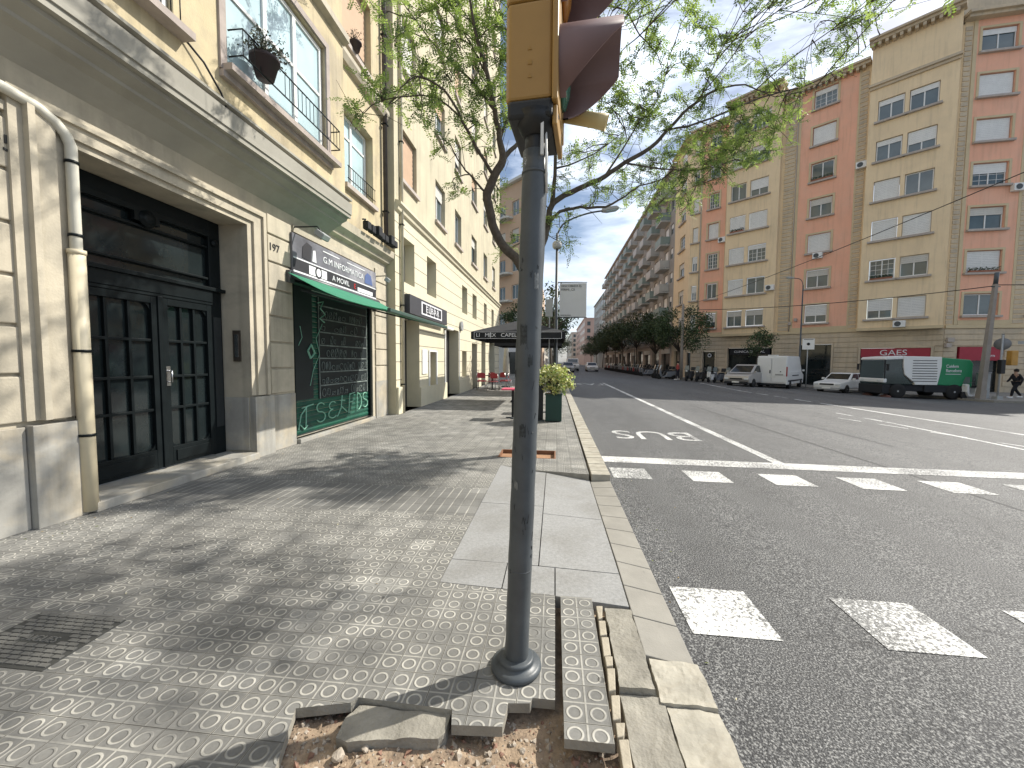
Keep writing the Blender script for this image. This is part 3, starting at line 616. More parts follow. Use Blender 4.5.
# windows of this building
def window(par, Mx, u0, u1, z0, z1, v=.12, mull=(.5,), tr=(), glass=None, blind=None, blindm=None, fw=.05, sill=None, fm=None, bars=0, name='window'):
    fm = fm or WHITE; b = MB(Mx)
    b.box(u0, u0+fw, v, v+.05, z0, z1); b.box(u1-fw, u1, v, v+.05, z0, z1); b.box(u0+fw, u1-fw, v, v+.05, z1-fw, z1); b.box(u0+fw, u1-fw, v, v+.05, z0, z0+fw)
    for m_ in mull: u = u0+(u1-u0)*m_; b.box(u-fw*.6, u+fw*.6, v-.004, v+.046, z0+fw, z1-fw)
    for m_ in tr: z = z0+(z1-z0)*m_; b.box(u0+fw, u1-fw, v+.006, v+.04, z-fw*.35, z+fw*.35)
    if bars:
        for i in range(1, bars*2): u = u0+(u1-u0)*i/(bars*2.); b.box(u-.012, u+.012, v+.01, v+.04, z0+fw, z1-fw)
        for i in range(1, 4): z = z0+(z1-z0)*i/4.; b.box(u0+fw, u1-fw, v+.012, v+.038, z-.012, z+.012)
    w_ = b.build(name, fm, par)
    b = MB(Mx); b.quad((u0+fw, v+.03, z0+fw), (u1-fw, v+.03, z0+fw), (u1-fw, v+.03, z1-fw), (u0+fw, v+.03, z1-fw)); b.build('pane', glass or GLASSW, w_)
    if blind:
        b = MB(Mx); zb = z1-(z1-z0)*blind; n = max(2, int((z1-zb)/.12))
        for i in range(n):
            a = zb+(z1-zb)*i/n; c = zb+(z1-zb)*(i+1)/n; b.quad((u0+.01, v-.03, a), (u1-.01, v-.03, a), (u1-.01, v-.045, c-.01), (u0+.01, v-.045, c-.01))
        b.build('roller_blind', blindm or BLIND, w_)
    if sill:
        b = MB(Mx); b.box(u0-.10, u1+.10, -sill, .02, z0-.10, z0-.005); b.build('sill', STONEG, w_)
    return w_
mB, mA = leftM(F1+.43), leftM(F1)
w1 = window(bd1, mB, 4.80, 6.98, 5.14, 6.96, .06, (.36, .66), (.55,), GLASSB, sill=None, fw=.06)
b = MB(mB)
for (a, c, d, e) in ((4.68, 4.78, 5.05, 7.1), (7.0, 7.1, 5.05, 7.1), (4.78, 7.0, 7.0, 7.1)): b.box(a, c, -.03, .0, d, e)
b.box(4.70, 7.22, -.16, .02, 5.03, 5.11); b.box(4.68, 7.12, -.06, 0, 4.95, 5.03); b.build('sill', mat('worn_sill', (.35, .30, .27), .8, .15, 6), w1)
b = MB(mB)
for z in (5.30, 5.62): b.tube([(4.86, .02, z), (4.86, -.18, z), (7.13, -.18, z), (7.13, .02, z)], .011, 6, smooth=False)
for k in range(24):
    if k < 5 or 7 < k: b.tube([(4.86+k*.0987, -.18, 5.30), (4.86+k*.0987, -.18, 5.62)], .005, 4, smooth=False)
b.build('railing', IRON, w1)
w0 = window(bd1, mB, 2.42, 4.08, 5.08, 6.68, .06, (.5,), (), GLASSB, fw=.06)
b = MB(mB); b.box(2.2, 4.20, -.16, .02, 4.97, 5.05); b.build('sill', MATS['worn_sill'], w0)
b = MB(mB)
b.tube([(2.3, -.15, 5.32), (4.06, -.15, 5.32)], .01, 5)
for k in range(17): b.tube([(2.35+k*.105, -.15, 5.05), (2.35+k*.105, -.15, 5.32)], .006, 4)
b.build('railing', IRON, w0)
w2 = window(bd1, mA, 8.44, 9.76, 5.30, 6.93, .18, (.45,), (.72,), GLASSB, fw=.06, sill=.10)
b = MB(mA)
for z in (5.42, 5.68): b.tube([(8.44, -.06, z), (9.76, -.06, z)], .011, 6)
for k in range(13): b.tube([(8.46+k*.106, -.06, 5.34), (8.46+k*.106, -.06, 5.68)], .005, 4)
b.build('railing', IRON, w2)
for k in range(4):
    window(bd1, mA, 8.37, 9.73, 8.27+3.1*k, 9.93+3.1*k, .18, (.5,), (), GLASSW, .75 if k == 0 else .4, BLINDO, sill=.10)
    window(bd1, mB, 4.62, 6.98, 8.32+3.1*k, 9.98+3.1*k, .06, (.5,), (), GLASSB, .3, BLIND, sill=.10)
# shop front: roller shutter with the stock of drawings behind
SHG = mat('shutter_green', (.012, .095, .06), .5, .15, 4, .1, 30, col2=(.01, .03, .03), c2scale=2, c2amt=.6)
b = PM(); z = .12
while z < 2.9:
    b.add([(6.66, .10, z), (9.55, .10, z), (9.55, .085, z+.05), (6.66, .085, z+.05), (9.55, .10, z+.095), (6.66, .10, z+.095)], [(0, 1, 2, 3), (3, 2, 4, 5)]); z += .1
sh = b.build('roller_shutter', SHG, bd1)
b = PM(); b.box(6.585, 6.66, .03, .12, .1, 3.0); b.box(9.55, 9.615, .03, .12, .1, 3.0); b.box(6.66, 9.55, .04, .12, 2.88, 3.0); b.pieces('shutter_rail', IRON, bd1)
# drawn shelves and stock on the shutter: painted artwork in pale lines
PW = mat('pale_spray_paint', (.22, .46, .34), .7, .2, 20); PG = mat('grey_line_paint', (.17, .20, .19), .7, .5, 9)
PN = mat('night_paint', (.012, .018, .02), .5, .2, 3)
b = PM(); b.box(6.70, 7.25, .075, .083, .75, 2.82); b.box(7.42, 9.5, .075, .083, .72, 2.72); b.build('shutter_artwork', PN, sh)
b = PM(); q = random.Random(5)
for z in (.98, 1.25, 1.52, 1.78, 2.04, 2.30, 2.56): b.box(7.46, 9.46, .069, .073, z-.012, z+.012)
for u in (7.46, 9.46): b.box(u-.012, u+.012, .069, .073, .72, 2.72)
for zi in (.75, 1.01, 1.28, 1.55, 1.81, 2.07, 2.33):
    u = 7.52
    while u < 9.35:
        w_ = q.uniform(.05, .2); h = q.uniform(.08, .19)
        if q.random() < .8:
            n_ = q.choice([4, 8, 10]); c = (u+w_/2, zi+h/2)
            pts = [(c[0]+w_*.45*cos(2*pi*k/n_+.6), .066, c[1]+h*.5*sin(2*pi*k/n_+.6)) for k in range(n_+1)]
            b.tube(pts, .006, 4, smooth=False)
            if q.random() < .5: b.tube([(u, .066, zi), (u+w_*.9, .066, zi+h)], .005, 4, smooth=False)
        u += w_+.03
b.build('shutter_artwork', PG, sh)
b = PM()
def stroke(pts, r=.012): b.tube([(6.75+u*2.7, .062, z) for u, z in pts], r, 5, smooth=False)
def arc(cx, cz, rx, rz_, a0, a1, n=10): return [(cx+rx*cos(radians(a0+(a1-a0)*i/n)), cz+rz_*sin(radians(a0+(a1-a0)*i/n))) for i in range(n+1)]
stroke([(0.0, .22), (.03, .48), (.10, .62)]); stroke([(.08, .22), (.09, .62)]); stroke([(.04, .60), (.17, .64)])
stroke([(.02, .3), (.06, .2), (.1, .26)])
stroke(arc(.26, .55, .05, .09, 30, 270)+arc(.26, .36, .055, .10, 90, -150)); stroke(arc(.42, .54, .05, .08, 40, 270)+arc(.42, .37, .06, .09, 90, 320))
stroke([(.52, .62), (.60, .60)]); stroke([(.56, .72), (.54, .45), (.48, .28)]); stroke([(.55, .48), (.63, .34)])
stroke([(.68, .74), (.66, .30)]); stroke([(.68, .72), (.76, .74)]); stroke([(.67, .54), (.74, .55)])
stroke([(.80, .30), (.81, .74)]+arc(.81, .52, .07, .2, 80, -80)); stroke(arc(.95, .62, .04, .08, 40, 270)+arc(.95, .44, .045, .09, 90, -150))
stroke([(.25, 2.6), (.32, 2.65), (.28, 2.5), (.34, 2.4), (.27, 2.3), (.33, 2.24)], .014); stroke([(.30, 2.2), (.22, 1.9), (.26, 1.6), (.18, 1.3), (.14, 1.0)], .006)
stroke([(.12, 1.66), (.16, 1.78), (.2, 1.62), (.15, 1.52), (.12, 1.66)], .02); stroke([(.02, 1.75), (.06, 1.9), (.04, 2.1)], .006)
b.build('graffiti', PW, sh)
# ---- downpipe
b = MB()
pp = [(F1+.10, 3.34, .02), (F1+.10, 3.34, 3.44), (F1+.095, 3.31, 3.52), (F1+.085, 3.24, 3.60), (F1+.085, 3.12, 3.655), (F1+.085, 2.9, 3.68), (F1+.085, -5, 3.70)]
b.tube(pp, .044, 14)
dp = b.build('downpipe', mat('cream_pipe_paint', (.56, .54, .46), .5, .08, 5), None)
tag(dp, 'thick cream drainpipe beside the left jamb of the black portal', 'drainpipe')
b = MB(); b.tube([(F1+.10, 3.34, .03), (F1+.10, 3.34, 2.46)], .062, 16); b.tube([(F1+.10, 3.34, 2.46), (F1+.10, 3.34, 2.50)], .068, 16)
b.build('pipe_sleeve', mat('cream_pipe_sleeve', (.60, .53, .38), .5, .08, 4), dp)
b = MB()
for z in (.75, 1.55, 2.62, 3.28): b.tube([(F1+.10, 3.34, z), (F1+.10, 3.34, z+.025)], .07 if z < 2.5 else .052, 14); b.box(F1, F1+.1, 3.33, 3.35, z, z+.02)
b.pieces('pipe_clamp', IRON, dp)
# ---- dark downpipe and pale pipes between the two buildings
def vpipe(u, x, z0, z1, r, m, lab, name='downpipe', kink=None):
    b = MB(); pts = [(x, u, z0), (x, u, z1)] if not kink else kink
    b.tube(pts, r, 10); b2 = b.build(name, m, None); tag(b2, lab, 'drainpipe', 'pipes between the two facades')
    b = MB()
    z = z0+.8
    while z < z1-.2: b.box(x-r*1.3, x+r*1.25, u-r*1.25, u+r*1.25, z, z+.03); z += 2.2
    b.pieces('pipe_clamp', IRON, b2); return b2
vpipe(10.30, F1+.10, 4.55, 24, .055, mat('rusty_dark_pipe', (.07, .06, .06), .6, .3, 6), 'dark rusty downpipe running up the corner between the two left facades')
vpipe(10.62, -4.40, 0, 4.6, .035, mat('old_beige_pipe', (.34, .30, .22), .7, .2, 6), 'thin beige pipe climbing from the pavement at the joint, next to the shop pillar')
vpipe(10.86, -4.24, 0, 24, .045, mat('old_cream_pipe', (.50, .46, .36), .6, .15, 5), 'pale pipe running full height on the yellow facade beside its joint')
# ---- wiring and small boxes on the wall (thing)
b = MB(); r_ = random.Random(4)
for k in range(7):
    b.box(F1+.24, F1+.36+r_.uniform(0, .06), 8.7+k*.24, 8.88+k*.24+r_.uniform(0, .05), 4.42, 4.55+r_.uniform(0, .12))
wb_ = b.build('cable_box', BLACKM, None, bevel=.02); tag(wb_, 'cluster of black cable boxes on the ledge above the shop sign', 'cable box')
b = MB(); pts = []
for k in range(22): pts.append((F1+.26+r_.uniform(-.04, .08), 8.6+k*.085, 4.50+r_.uniform(-.05, .14)))
b.tube(pts, .018, 6); b.build('cable', BLACK, wb_)
b = MB(); p0 = Vector((F1+.46, 4.20, 5.0)); pts = [p0, p0+Vector((.03, .2, -.1)), p0+Vector((.04, .42, -.3)), p0+Vector((.02, .52, -.42)), p0+Vector((.0, .48, -.48)), p0+Vector((0, .3, -.33)), p0+Vector((0, -2.0, -.34))]
b.tube(pts, .012, 6)
tag(b.build('cable', BLACK, None), 'black cable looping down from the window sill to the stone ledge', 'cable')
# ---- shop sign
b = PM(); b.box(6.50, 9.70, -.075, -.034, 3.00, 3.66)
SGN = mat('sign_grey', (.13, .13, .15), .5, .5, 1.1, col2=(.34, .33, .36), c2scale=1.0, c2amt=.8)
sg = b.build('shop_sign', [SGN], None, bevel=.004)
tag(sg, 'grey computer shop sign with white lettering above the green awning', 'shop sign')
SW = mat('sign_white', (.72, .72, .74), .5, .05); SB = mat('sign_dark', (.03, .03, .035), .5); SBL = mat('sign_blue', (.09, .13, .28), .5); SR = mat('sign_red', (.5, .03, .03), .5)
xs_ = F1+.078
b = PM(); b.box(6.51, 9.69, -.079, -.0755, 3.02, 3.24, 0); b.box(6.51, 9.69, -.081, -.0795, 3.24, 3.262, 1); b.box(6.51, 9.69, -.081, -.0795, 3.005, 3.035, 1)
b.build('sign_band', [SB, SW], sg)
b = PM(); b.box(6.95, 7.52, -.0825, -.0795, 3.05, 3.21, 0); b.box(8.75, 9.5, -.0825, -.0795, 3.05, 3.14, 0); b.box(7.4, 8.0, -.0825, -.0795, 3.57, 3.59, 0); b.box(8.3, 9.1, -.0825, -.0795, 3.57, 3.59, 0); b.pieces('sign_panel', [SW], sg)
b = PM(); b.lathe([(.11, -.087), (.11, -.083)], (7.24, 0, 3.13), 20, 0, False, 'y'); b.lathe([(.075, -.0885), (.075, -.087)], (7.24, 0, 3.13), 20, 1, False, 'y'); b.build('emblem', [SB, SW], sg)
b = PM(); b.prism([(9.10, 3.30), (9.5, 3.30), (9.42, 3.52), (9.25, 3.56), (9.12, 3.48)], 'y', -.083, -.0765, 0); b.prism([(6.75, 3.30), (7.0, 3.28), (7.05, 3.56), (6.9, 3.60), (6.78, 3.5)], 'y', -.083, -.0765, 1)
b.prism([(7.05, 3.30), (7.18, 3.30), (7.15, 3.52), (7.08, 3.5)], 'y', -.083, -.0765, 2); b.build('emblem', [SBL, SB, SW], sg)
text('lettering', 'G.M INFORMATICA', .17, frame((F1+.08, 8.22, 3.42), (0, 1, 0), (0, 0, 1)), SW, sg, .003, 1.12)
text('lettering', 'A MOVIL', .15, frame((F1+.084, 8.04, 3.13), (0, 1, 0), (0, 0, 1)), SW, sg, .003, 1.15)
text('lettering', 'E', .15, frame((F1+.084, 8.62, 3.13), (0, 1, 0), (0, 0, 1)), SR, sg, .003, 1.3)
# ---- sign lamps
def arm_lamp(u, z, lab, small=False):
    root = empty('wall_lamp', (F1, u, z), lab, 'wall lamp', 'arm lamps over the shop sign')
    s = .6 if small else 1
    b = MB(); b.tube([(F1, u, z), (F1+.42*s, u+.06, z+.02), (F1+.5*s, u+.08, z-.08*s)], .012, 6); b.build('arm', BLACK, root)
    b = MB(Matrix.Translation((F1+.5*s, u+.08, z-.13*s)) @ Matrix.Rotation(radians(35), 4, 'Y')); b.box(-.09*s, .09*s, -.11*s, .11*s, -.05, .05); b.build('lamp_head', METALL, root, bevel=.015)
    b = MB(Matrix.Translation((F1+.5*s, u+.08, z-.13*s)) @ Matrix.Rotation(radians(35), 4, 'Y')); b.box(-.07*s, .07*s, -.09*s, .09*s, -.056, -.051); b.build('lens', BLACK, root)
arm_lamp(6.62, 3.78, 'floodlight on a black arm over the left end of the shop sign'); arm_lamp(9.80, 3.60, 'small floodlight on an arm past the right end of the shop sign', True)
# ---- awning
aw = empty('awning', (F1, 8.1, 2.9), 'long green canvas awning rolled out over the closed shop front', 'awning')
xo, zo = -2.66, 2.30
b = MB(); n = 8
for i in range(n):
    t0, t1 = i/n, (i+1)/n; zf = lambda t: 2.93+(zo-2.93)*t-.10*sin(pi*t); xf = lambda t: F1+.16+(xo-F1-.16)*t
    for dz_ in (0, -.006):
        b.quad((xf(t0), 6.25, zf(t0)+dz_), (xf(t1), 6.25, zf(t1)+dz_), (xf(t1), 9.72, zf(t1)+dz_), (xf(t0), 9.72, zf(t0)+dz_))
b.build('canopy', GREENC, aw)
b = MB(); b.box(xo-.02, xo+.04, 6.2, 9.62, zo-.03, zo+.03); b.build('front_bar', MATS['green_canvas'] if 0 else mat('green_bar', (.05, .09, .075), .5), aw, bevel=.01)
b = MB(); b.tube([(F1+.10, 6.42, 2.93), (F1+.10, 9.75, 2.93)], .06, 12); b.box(F1, F1+.1, 6.38, 6.5, 2.8, 3.0); b.box(F1, F1+.1, 9.68, 9.8, 2.8, 3.0); b.build('roller', METALG, aw)
for u in (6.7, 9.5):
    b = MB(); m_ = (F1+.95, u+(-.5 if u > 8 else .5), 2.5); b.tube([(F1+.08, u, 2.72), m_, (xo, u, zo)], .02, 6); b.build('folding_arm', METALG, aw)
# ---- flower pot on the window rail
def leafblob(mb, c, r, n, size, q, mi=(0,), flat=1.0, up=.3):
    for _ in range(n):
        d = Vector((q.gauss(0, 1), q.gauss(0, 1), q.gauss(0, 1))); d.normalize(); d *= r*q.random()**.45; d.z *= flat
        p = Vector(c)+d; a = Vector((q.uniform(-1, 1), q.uniform(-1, 1), q.uniform(-1, 1)+up)).normalized(); s_ = a.orthogonal().normalized()
        s_ = Matrix.Rotation(q.uniform(0, 6.28), 3, a) @ s_; L_ = size*q.uniform(.6, 1.3); W_ = L_*.32
        t_ = s_.cross(a)
        mb.add([p, p+s_*L_*.5+t_*W_, p+s_*L_, p+s_*L_*.5-t_*W_], [(0, 1, 2, 3)], q.choice(mi))
LF = [mat('leaf_green', (.115, .16, .06), .6, .25, 6), mat('leaf_light_green', (.21, .265, .11), .6, .2, 6), mat('leaf_deep_green', (.08, .115, .05), .6, .25, 6)]
for m_ in LF:
    bs = m_.node_tree.nodes['Principled BSDF']; bs.inputs['Transmission Weight'].default_value = 0
def translucent(m, col):
    n, l = m.node_tree.nodes, m.node_tree.links; o_ = n['Material Output']; t_ = n.new('ShaderNodeBsdfTranslucent'); t_.inputs[0].default_value = (*col, 1)
    a_ = n.new('ShaderNodeAddShader'); l.new(n['Principled BSDF'].outputs[0], a_.inputs[0]); l.new(t_.outputs[0], a_.inputs[1]); l.new(a_.outputs[0], o_.inputs[0])
translucent(LF[0], (.10, .15, .025)); translucent(LF[1], (.18, .24, .05)); translucent(LF[2], (.03, .05, .012)); translucent(GREENC, (.01, .10, .05))
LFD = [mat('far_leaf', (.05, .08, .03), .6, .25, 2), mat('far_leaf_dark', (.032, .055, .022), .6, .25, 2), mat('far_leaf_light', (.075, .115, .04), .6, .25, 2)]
BARK = mat('dark_bark', (.085, .07, .055), .95, .3, 14, .8, 40)
SUCC = [mat('dusty_leaf', (.10, .11, .07), .7, .2, 9), mat('dusty_leaf_dark', (.05, .06, .04), .7, .2, 9)]
q = random.Random(21)
def flowerpot(x, y, z, s, lab, n=260):
    root = empty('flower_pot', (x, y, z), lab, 'flower pot')
    b = MB(Matrix.Translation((x, y, z))); b.lathe([(.13*s, 0), (.20*s, .26*s), (.22*s, .26*s), (.22*s, .31*s), (.18*s, .31*s), (.17*s, .27*s)], seg=22); b.build('pot', mat('purplish_pot', (.045, .032, .034), .6), root)
    b = MB()
    for k in range(int(n/6)):
        d = Vector((q.gauss(0, .5)+.1, q.gauss(0, .9), q.uniform(.25, .9))).normalized(); L_ = q.uniform(.18, .42)*s; p0 = Vector((x, y, z+.28*s)); p1 = p0+d*L_
        b.tube([p0, p0.lerp(p1, .5)+Vector((0, 0, .03)), p1], [.006, .004, .003], 4, 0); leafblob(b, p1, .07*s, 9, .045*s, q, (1, 2))
        leafblob(b, p0.lerp(p1, .65), .05*s, 4, .04*s, q, (1, 2))
    b.build('plant', [BARK]+SUCC, root)
flowerpot(F1+.58, 5.28, 5.30, .85, 'dark round pot with a straggly succulent hanging on the big window rail', 330)
flowerpot(F1+.12, 8.75, 8.24, .6, 'small pot with a thin plant on the upper window ledge beside the brown pipe', 90)
q2 = random.Random(8)
# ================================================================== building 2
F2 = -4.30
bd2 = empty('apartment_building', (F2, 20, 0), 'tall pale yellow block with plain sunken windows, beyond the shop with the green awning', 'building')
mC = leftM(F2)
def P2(): return MB(mC)
cols = [(10.85, 12.25), (14.1, 15.45), (16.9, 18.15), (20.3, 21.75), (23.75, 25.1), (27.05, 28.4)]
b = P2()
ups = [(a+.10, c, 6.47+3.06*k, 7.93+3.06*k) for k in range(8) for a, c in cols]
wall(b, 10.5, 30.6, 5.66, 31.0, ups, 0, .22, 0)
mez = [(11.0, 12.0), (13.2, 14.25), (18.3, 19.4), (20.65, 21.75), (24.0, 25.0), (26.9, 27.9)]
low = [(10.95, 12.40, 0, 2.75), (13.40, 14.15, .56, 1.78), (15.55, 17.6, 0, 2.8), (18.3, 19.25, .7, 1.95), (20.5, 21.9, 0, 2.4), (23.2, 24.6, 0, 2.6), (26, 28.4, 0, 2.7)]
wall(b, 10.5, 30.6, 0, 5.66, [(a, c, 3.72, 4.98) for a, c in mez]+low, 0, .5, 1)
b.quad((30.6, 0, 0), (30.6, 12, 0), (30.6, 12, 31), (30.6, 0, 31), 0); b.quad((10.5, 0, 31), (30.6, 0, 31), (30.6, 12, 31), (10.5, 12, 31), 0); b.quad((10.5, 0, 0), (10.5, .3, 0), (10.5, .3, 31), (10.5, 0, 31), 0)
b.build('wall', [STUCCO2, mat('pale_cream_stone', (.62, .57, .42), .85, .06, 2, .2, 50, col2=(.52, .47, .36), c2scale=1, c2amt=.4)], bd2)
b = P2(); b.prism([(0, 5.50), (-.07, 5.54), (-.09, 5.62), (-.16, 5.68), (-.16, 5.74), (0, 5.80)], 'x', 10.55, 30.6); b.prism([(0, 30.4), (-.5, 30.8), (-.5, 31.05), (0, 31.05)], 'x', 10.5, 30.6); b.pieces('string_course', MATS['pale_cream_stone'], bd2)
b = P2()   # dark strips along the joints between the ashlar courses
for z in [.95, 1.45, 1.95, 2.45, 2.97, 3.42, 3.87, 4.32, 4.77, 5.22]:
    segs = [(10.5, 30.6)]
    for o_ in [(a, c, 3.72, 4.98) for a, c in mez]+low:
        if o_[2]-.02 < z < o_[3]+.02:
            ns = []
            for s0, s1 in segs:
                if o_[0] > s1 or o_[1] < s0: ns.append((s0, s1)); continue
                if o_[0] > s0: ns.append((s0, o_[0]))
                if o_[1] < s1: ns.append((o_[1], s1))
            segs = ns
    for s0, s1 in segs: b.box(s0, s1, -.003, .0, z-.011, z+.011)
b.build('joint', mat('dark_joint', (.22, .20, .15), .9), bd2)
b = P2()
for a, c in [(12.41, 13.0), (13.0, 15.54), (17.62, 18.25), (18.25, 20.4)]: b.box(a, c, -.05, -.001, 0, .62)
b.box(10.52, 10.94, -.06, -.001, 0, .75); b.pieces('plinth', MATS['pale_cream_stone'], bd2, bevel=.01)
q = random.Random(31)
for k in range(8):
    for i, (a, c) in enumerate(cols):
        window(bd2, mC, a+.13, c-.03, 6.50+3.06*k, 7.90+3.06*k, .15, (.5,), (), GLASSW, q.choice([.3, .6, .9, 0, .2, .9]) if not (i == 0 and k == 0) else .93, BLINDO if (i+k) % 2 == 0 else BLIND, sill=.09, fm=mat('brown_frame', (.12, .09, .07), .6) if (i+k) % 3 == 0 else WHITE)
for a, c in mez:
    window(bd2, mC, a+.02, c-.02, 3.74, 4.96, .3, (.5,), (), GLASSW, fm=mat('grey_frame', (.28, .28, .26), .6), bars=1)
b = P2()
for (a, c, z0, z1) in low:
    b.box(a+.01, c-.01, .42, .46, z0+.01, z1-.01)
b.pieces('door', mat('dark_door', (.03, .03, .032), .4), bd2)
b = P2(); b.box(12.62, 13.12, -.03, -.001, 1.05, 1.85); b.box(13.30, 13.38, -.04, -.001, .5, 1.84); b.box(14.16, 14.24, -.04, -.001, .5, 1.84); b.box(13.38, 14.16, -.04, -.001, 1.79, 1.84); b.pieces('notice_frame', WHITE, bd2)
b = P2(); b.box(15.30, 15.40, -.04, -.001, 0, 2.8); b.box(17.66, 17.72, -.04, -.001, .62, 2.8); b.pieces('white_trim', WHITE, bd2)
# its box sign and rolled awning
bs_ = P2(); bs_.box(11.0, 14.9, -.22, -.002, 2.82, 3.36); s2 = bs_.build('box_sign', mat('charcoal_sign', (.055, .055, .062), .5, .1, 4), None, bevel=.01)
tag(s2, 'charcoal box sign with a white lettered panel on the pale block', 'shop sign')
b = P2(); b.box(11.95, 14.15, -.235, -.222, 2.90, 3.29); b.build('sign_panel', SW, s2)
b = P2()
for k in range(5): b.box(12.05+k*.41, 12.39+k*.41, -.242, -.236, 2.95, 3.24)
b.pieces('sign_tile', SB, s2)
text('lettering', 'ELBAR', .27, frame((F2+.244, 13.05, 3.09), (0, 1, 0), (0, 0, 1)), SW, s2, .003, 1.75, space=1.12)
b = P2(); b.tube([(11.2, -.28, 2.70), (15.45, -.28, 2.70)], .06, 12); r2 = b.build('rolled_awning', mat('white_canvas', (.68, .67, .62), .8), None)
tag(r2, 'rolled up white awning under the charcoal box sign', 'awning')
b = P2()
for u in (11.4, 15.2): b.box(u, u+.05, -.3, 0, 2.66, 2.74)
b.pieces('bracket', METALG, r2)
b = P2(); b.lathe([(.22, -.10), (.22, -.03)], (17.95, 0, 3.05), 18, 0, False, 'y'); b.box(17.93, 17.97, -.1, 0, 3.0, 3.1)
tag(b.build('round_sign', METALL, None), 'small round grey sign projecting above the second doorway of the pale block', 'sign')
# ================================================================== corner building beyond
bd3 = empty('apartment_building', (-5.5, 46, 0), 'apricot corner block with rounded balconies seen past the pale yellow block', 'building')
APR = mat('apricot_stucco', (.58, .42, .30), .9, .05, 1, .1, 40, col2=(.52, .40, .30), c2scale=.5, c2amt=.5)
m3 = plane_frame(-9.0, 50.0, radians(-45)); Lc = 7.8
b = MB(m3); ops3 = [(u, u+1.2, 5.4+3.1*k, 7.0+3.1*k) for k in range(5) for u in (.8, 3.2, 5.6)]
wall(b, 0, Lc, 4.2, 21.3, ops3, 0, .2, 0); wall(b, 0, Lc, 0, 4.2, [(1, 3, 0, 3), (4.4, 6.8, 0, 3.1)], 0, .4, 1); b.M = None; b.add([(-9, 50, 21.3), (-3.49, 44.48, 21.3), (-3.49, 130, 21.3), (-20, 130, 21.3), (-20, 50, 21.3)], [(0, 1, 2, 3, 4)]); b.M = leftM(-3.49); wall(b, 44.48, 130, 0, 21.3, [(u, u+1.2, 5.4+3.1*k, 7+3.1*k) for k in range(5) for u in range(46, 128, 4)], 0, .2, 0); b.M = None
b.quad((-20, 50, 0), (-9, 50, 0), (-9, 50, 21.3), (-20, 50, 21.3)); b.build('wall', [APR, mat('white_render', (.6, .6, .56), .8, .06)], bd3)
b = MB(m3); b.box(-.2, Lc+.2, -.5, 0, 21.3, 21.6); b.box(0, Lc, -.25, 0, 4.2, 4.4)
for k in range(5): b.prism([(2.6, 0), (2.6, -.7), (3.0, -1.0), (5.4, -1.0), (5.8, -.7), (5.8, 0)], 'z', 5.1+3.1*k, 5.3+3.1*k)
b.pieces('balcony_slab', MATS['white_render'], bd3)
for k in range(5):
    for u in (.8, 3.2, 5.6): window(bd3, m3, u+.02, u+1.18, 5.42+3.1*k, 6.98+3.1*k, .12, (.5,), (), GLASSW, q.choice([0, .4, .6]), BLIND)
b = MB(m3); b.box(1.01, 2.99, .38, .4, 0, 3); b.box(4.41, 6.79, .38, .4, 0, 3.1); b.pieces('shop_window', DKGLASS, bd3)
b = MB(m3); b.box(4.3, 6.9, -.08, -.002, 2.5, 3.2); b.build('fascia', SW, bd3)
# ================================================================== cafe parasols
def parasol(x, y, w_, zt, ze, lab, rz=0, val=.24):
    root = empty('parasol', (x, y, 0), lab, 'parasol', 'black cafe parasols')
    T = Matrix.Translation((x, y, 0)) @ Matrix.Rotation(rz, 4, 'Z'); h = w_/2
    b = MB(T); vs = [(-h, -h, ze), (h, -h, ze), (h, h, ze), (-h, h, ze), (0, 0, zt)]
    b.add(vs, [(0, 1, 4), (1, 2, 4), (2, 3, 4), (3, 0, 4)]); b.add([(a, c, d-.02) for a, c, d in vs], [(1, 0, 4), (2, 1, 4), (3, 2, 4), (0, 3, 4)])
    b.build('canopy', BLACKM, root)
    b = MB(T); c = [(-h, -h), (h, -h), (h, h), (-h, h)]
    for i in range(4):
        (ax, ay), (bx, by) = c[i], c[(i+1) % 4]; n = 12
        for k in range(n):
            p0 = (ax+(bx-ax)*k/n, ay+(by-ay)*k/n); p1 = (ax+(bx-ax)*(k+1)/n, ay+(by-ay)*(k+1)/n); b.quad((*p0, ze), (*p1, ze), (*p1, ze-val), (*p0, ze-val))
    b.build('valance', BLACKM, root)
    b = MB(T); b.tube([(0, 0, .05), (0, 0, zt-.02)], .03, 10); b.build('pole', METALG, root)
    b = MB(T); b.box(-.35, .35, -.35, .35, 0, .06); b.lathe([(.06, .06), (.05, .3)], seg=12); b.build('base', BLACK, root)
    b = MB(T)
    for sx_, sy_ in ((1, 1), (1, -1), (-1, 1), (-1, -1)): b.tube([(0, 0, ze-.15), (sx_*h*.6, sy_*h*.6, ze+(zt-ze)*.4-.03)], .01, 5)
    b.pieces('rib', METALG, root)
    return root
p1_ = parasol(-1.22, 14.6, 3.1, 2.98, 2.45, 'large black square parasol with white letters on its valance, over the cafe terrace')
text('lettering', 'LI   MEX   CAPELL', .17, frame((-2.60, 13.04, 2.33), (1, 0, 0), (0, 0, 1)), SW, p1_, .002, 1.1, 'LEFT')
b = MB()
b.box(-2.66, .20, 13.043, 13.046, 2.43, 2.44); b.box(-2.66, .2, 13.043, 13.046, 2.22, 2.23)
for xx in (-2.66, -2.12, -1.12, .2): b.box(xx-.006, xx+.006, 13.042, 13.045, 2.22, 2.44)
b.build('valance_border', SW, p1_)
parasol(-1.2, 19.2, 3.0, 2.9, 2.4, 'second black square parasol further along the terrace, behind the lettered one')
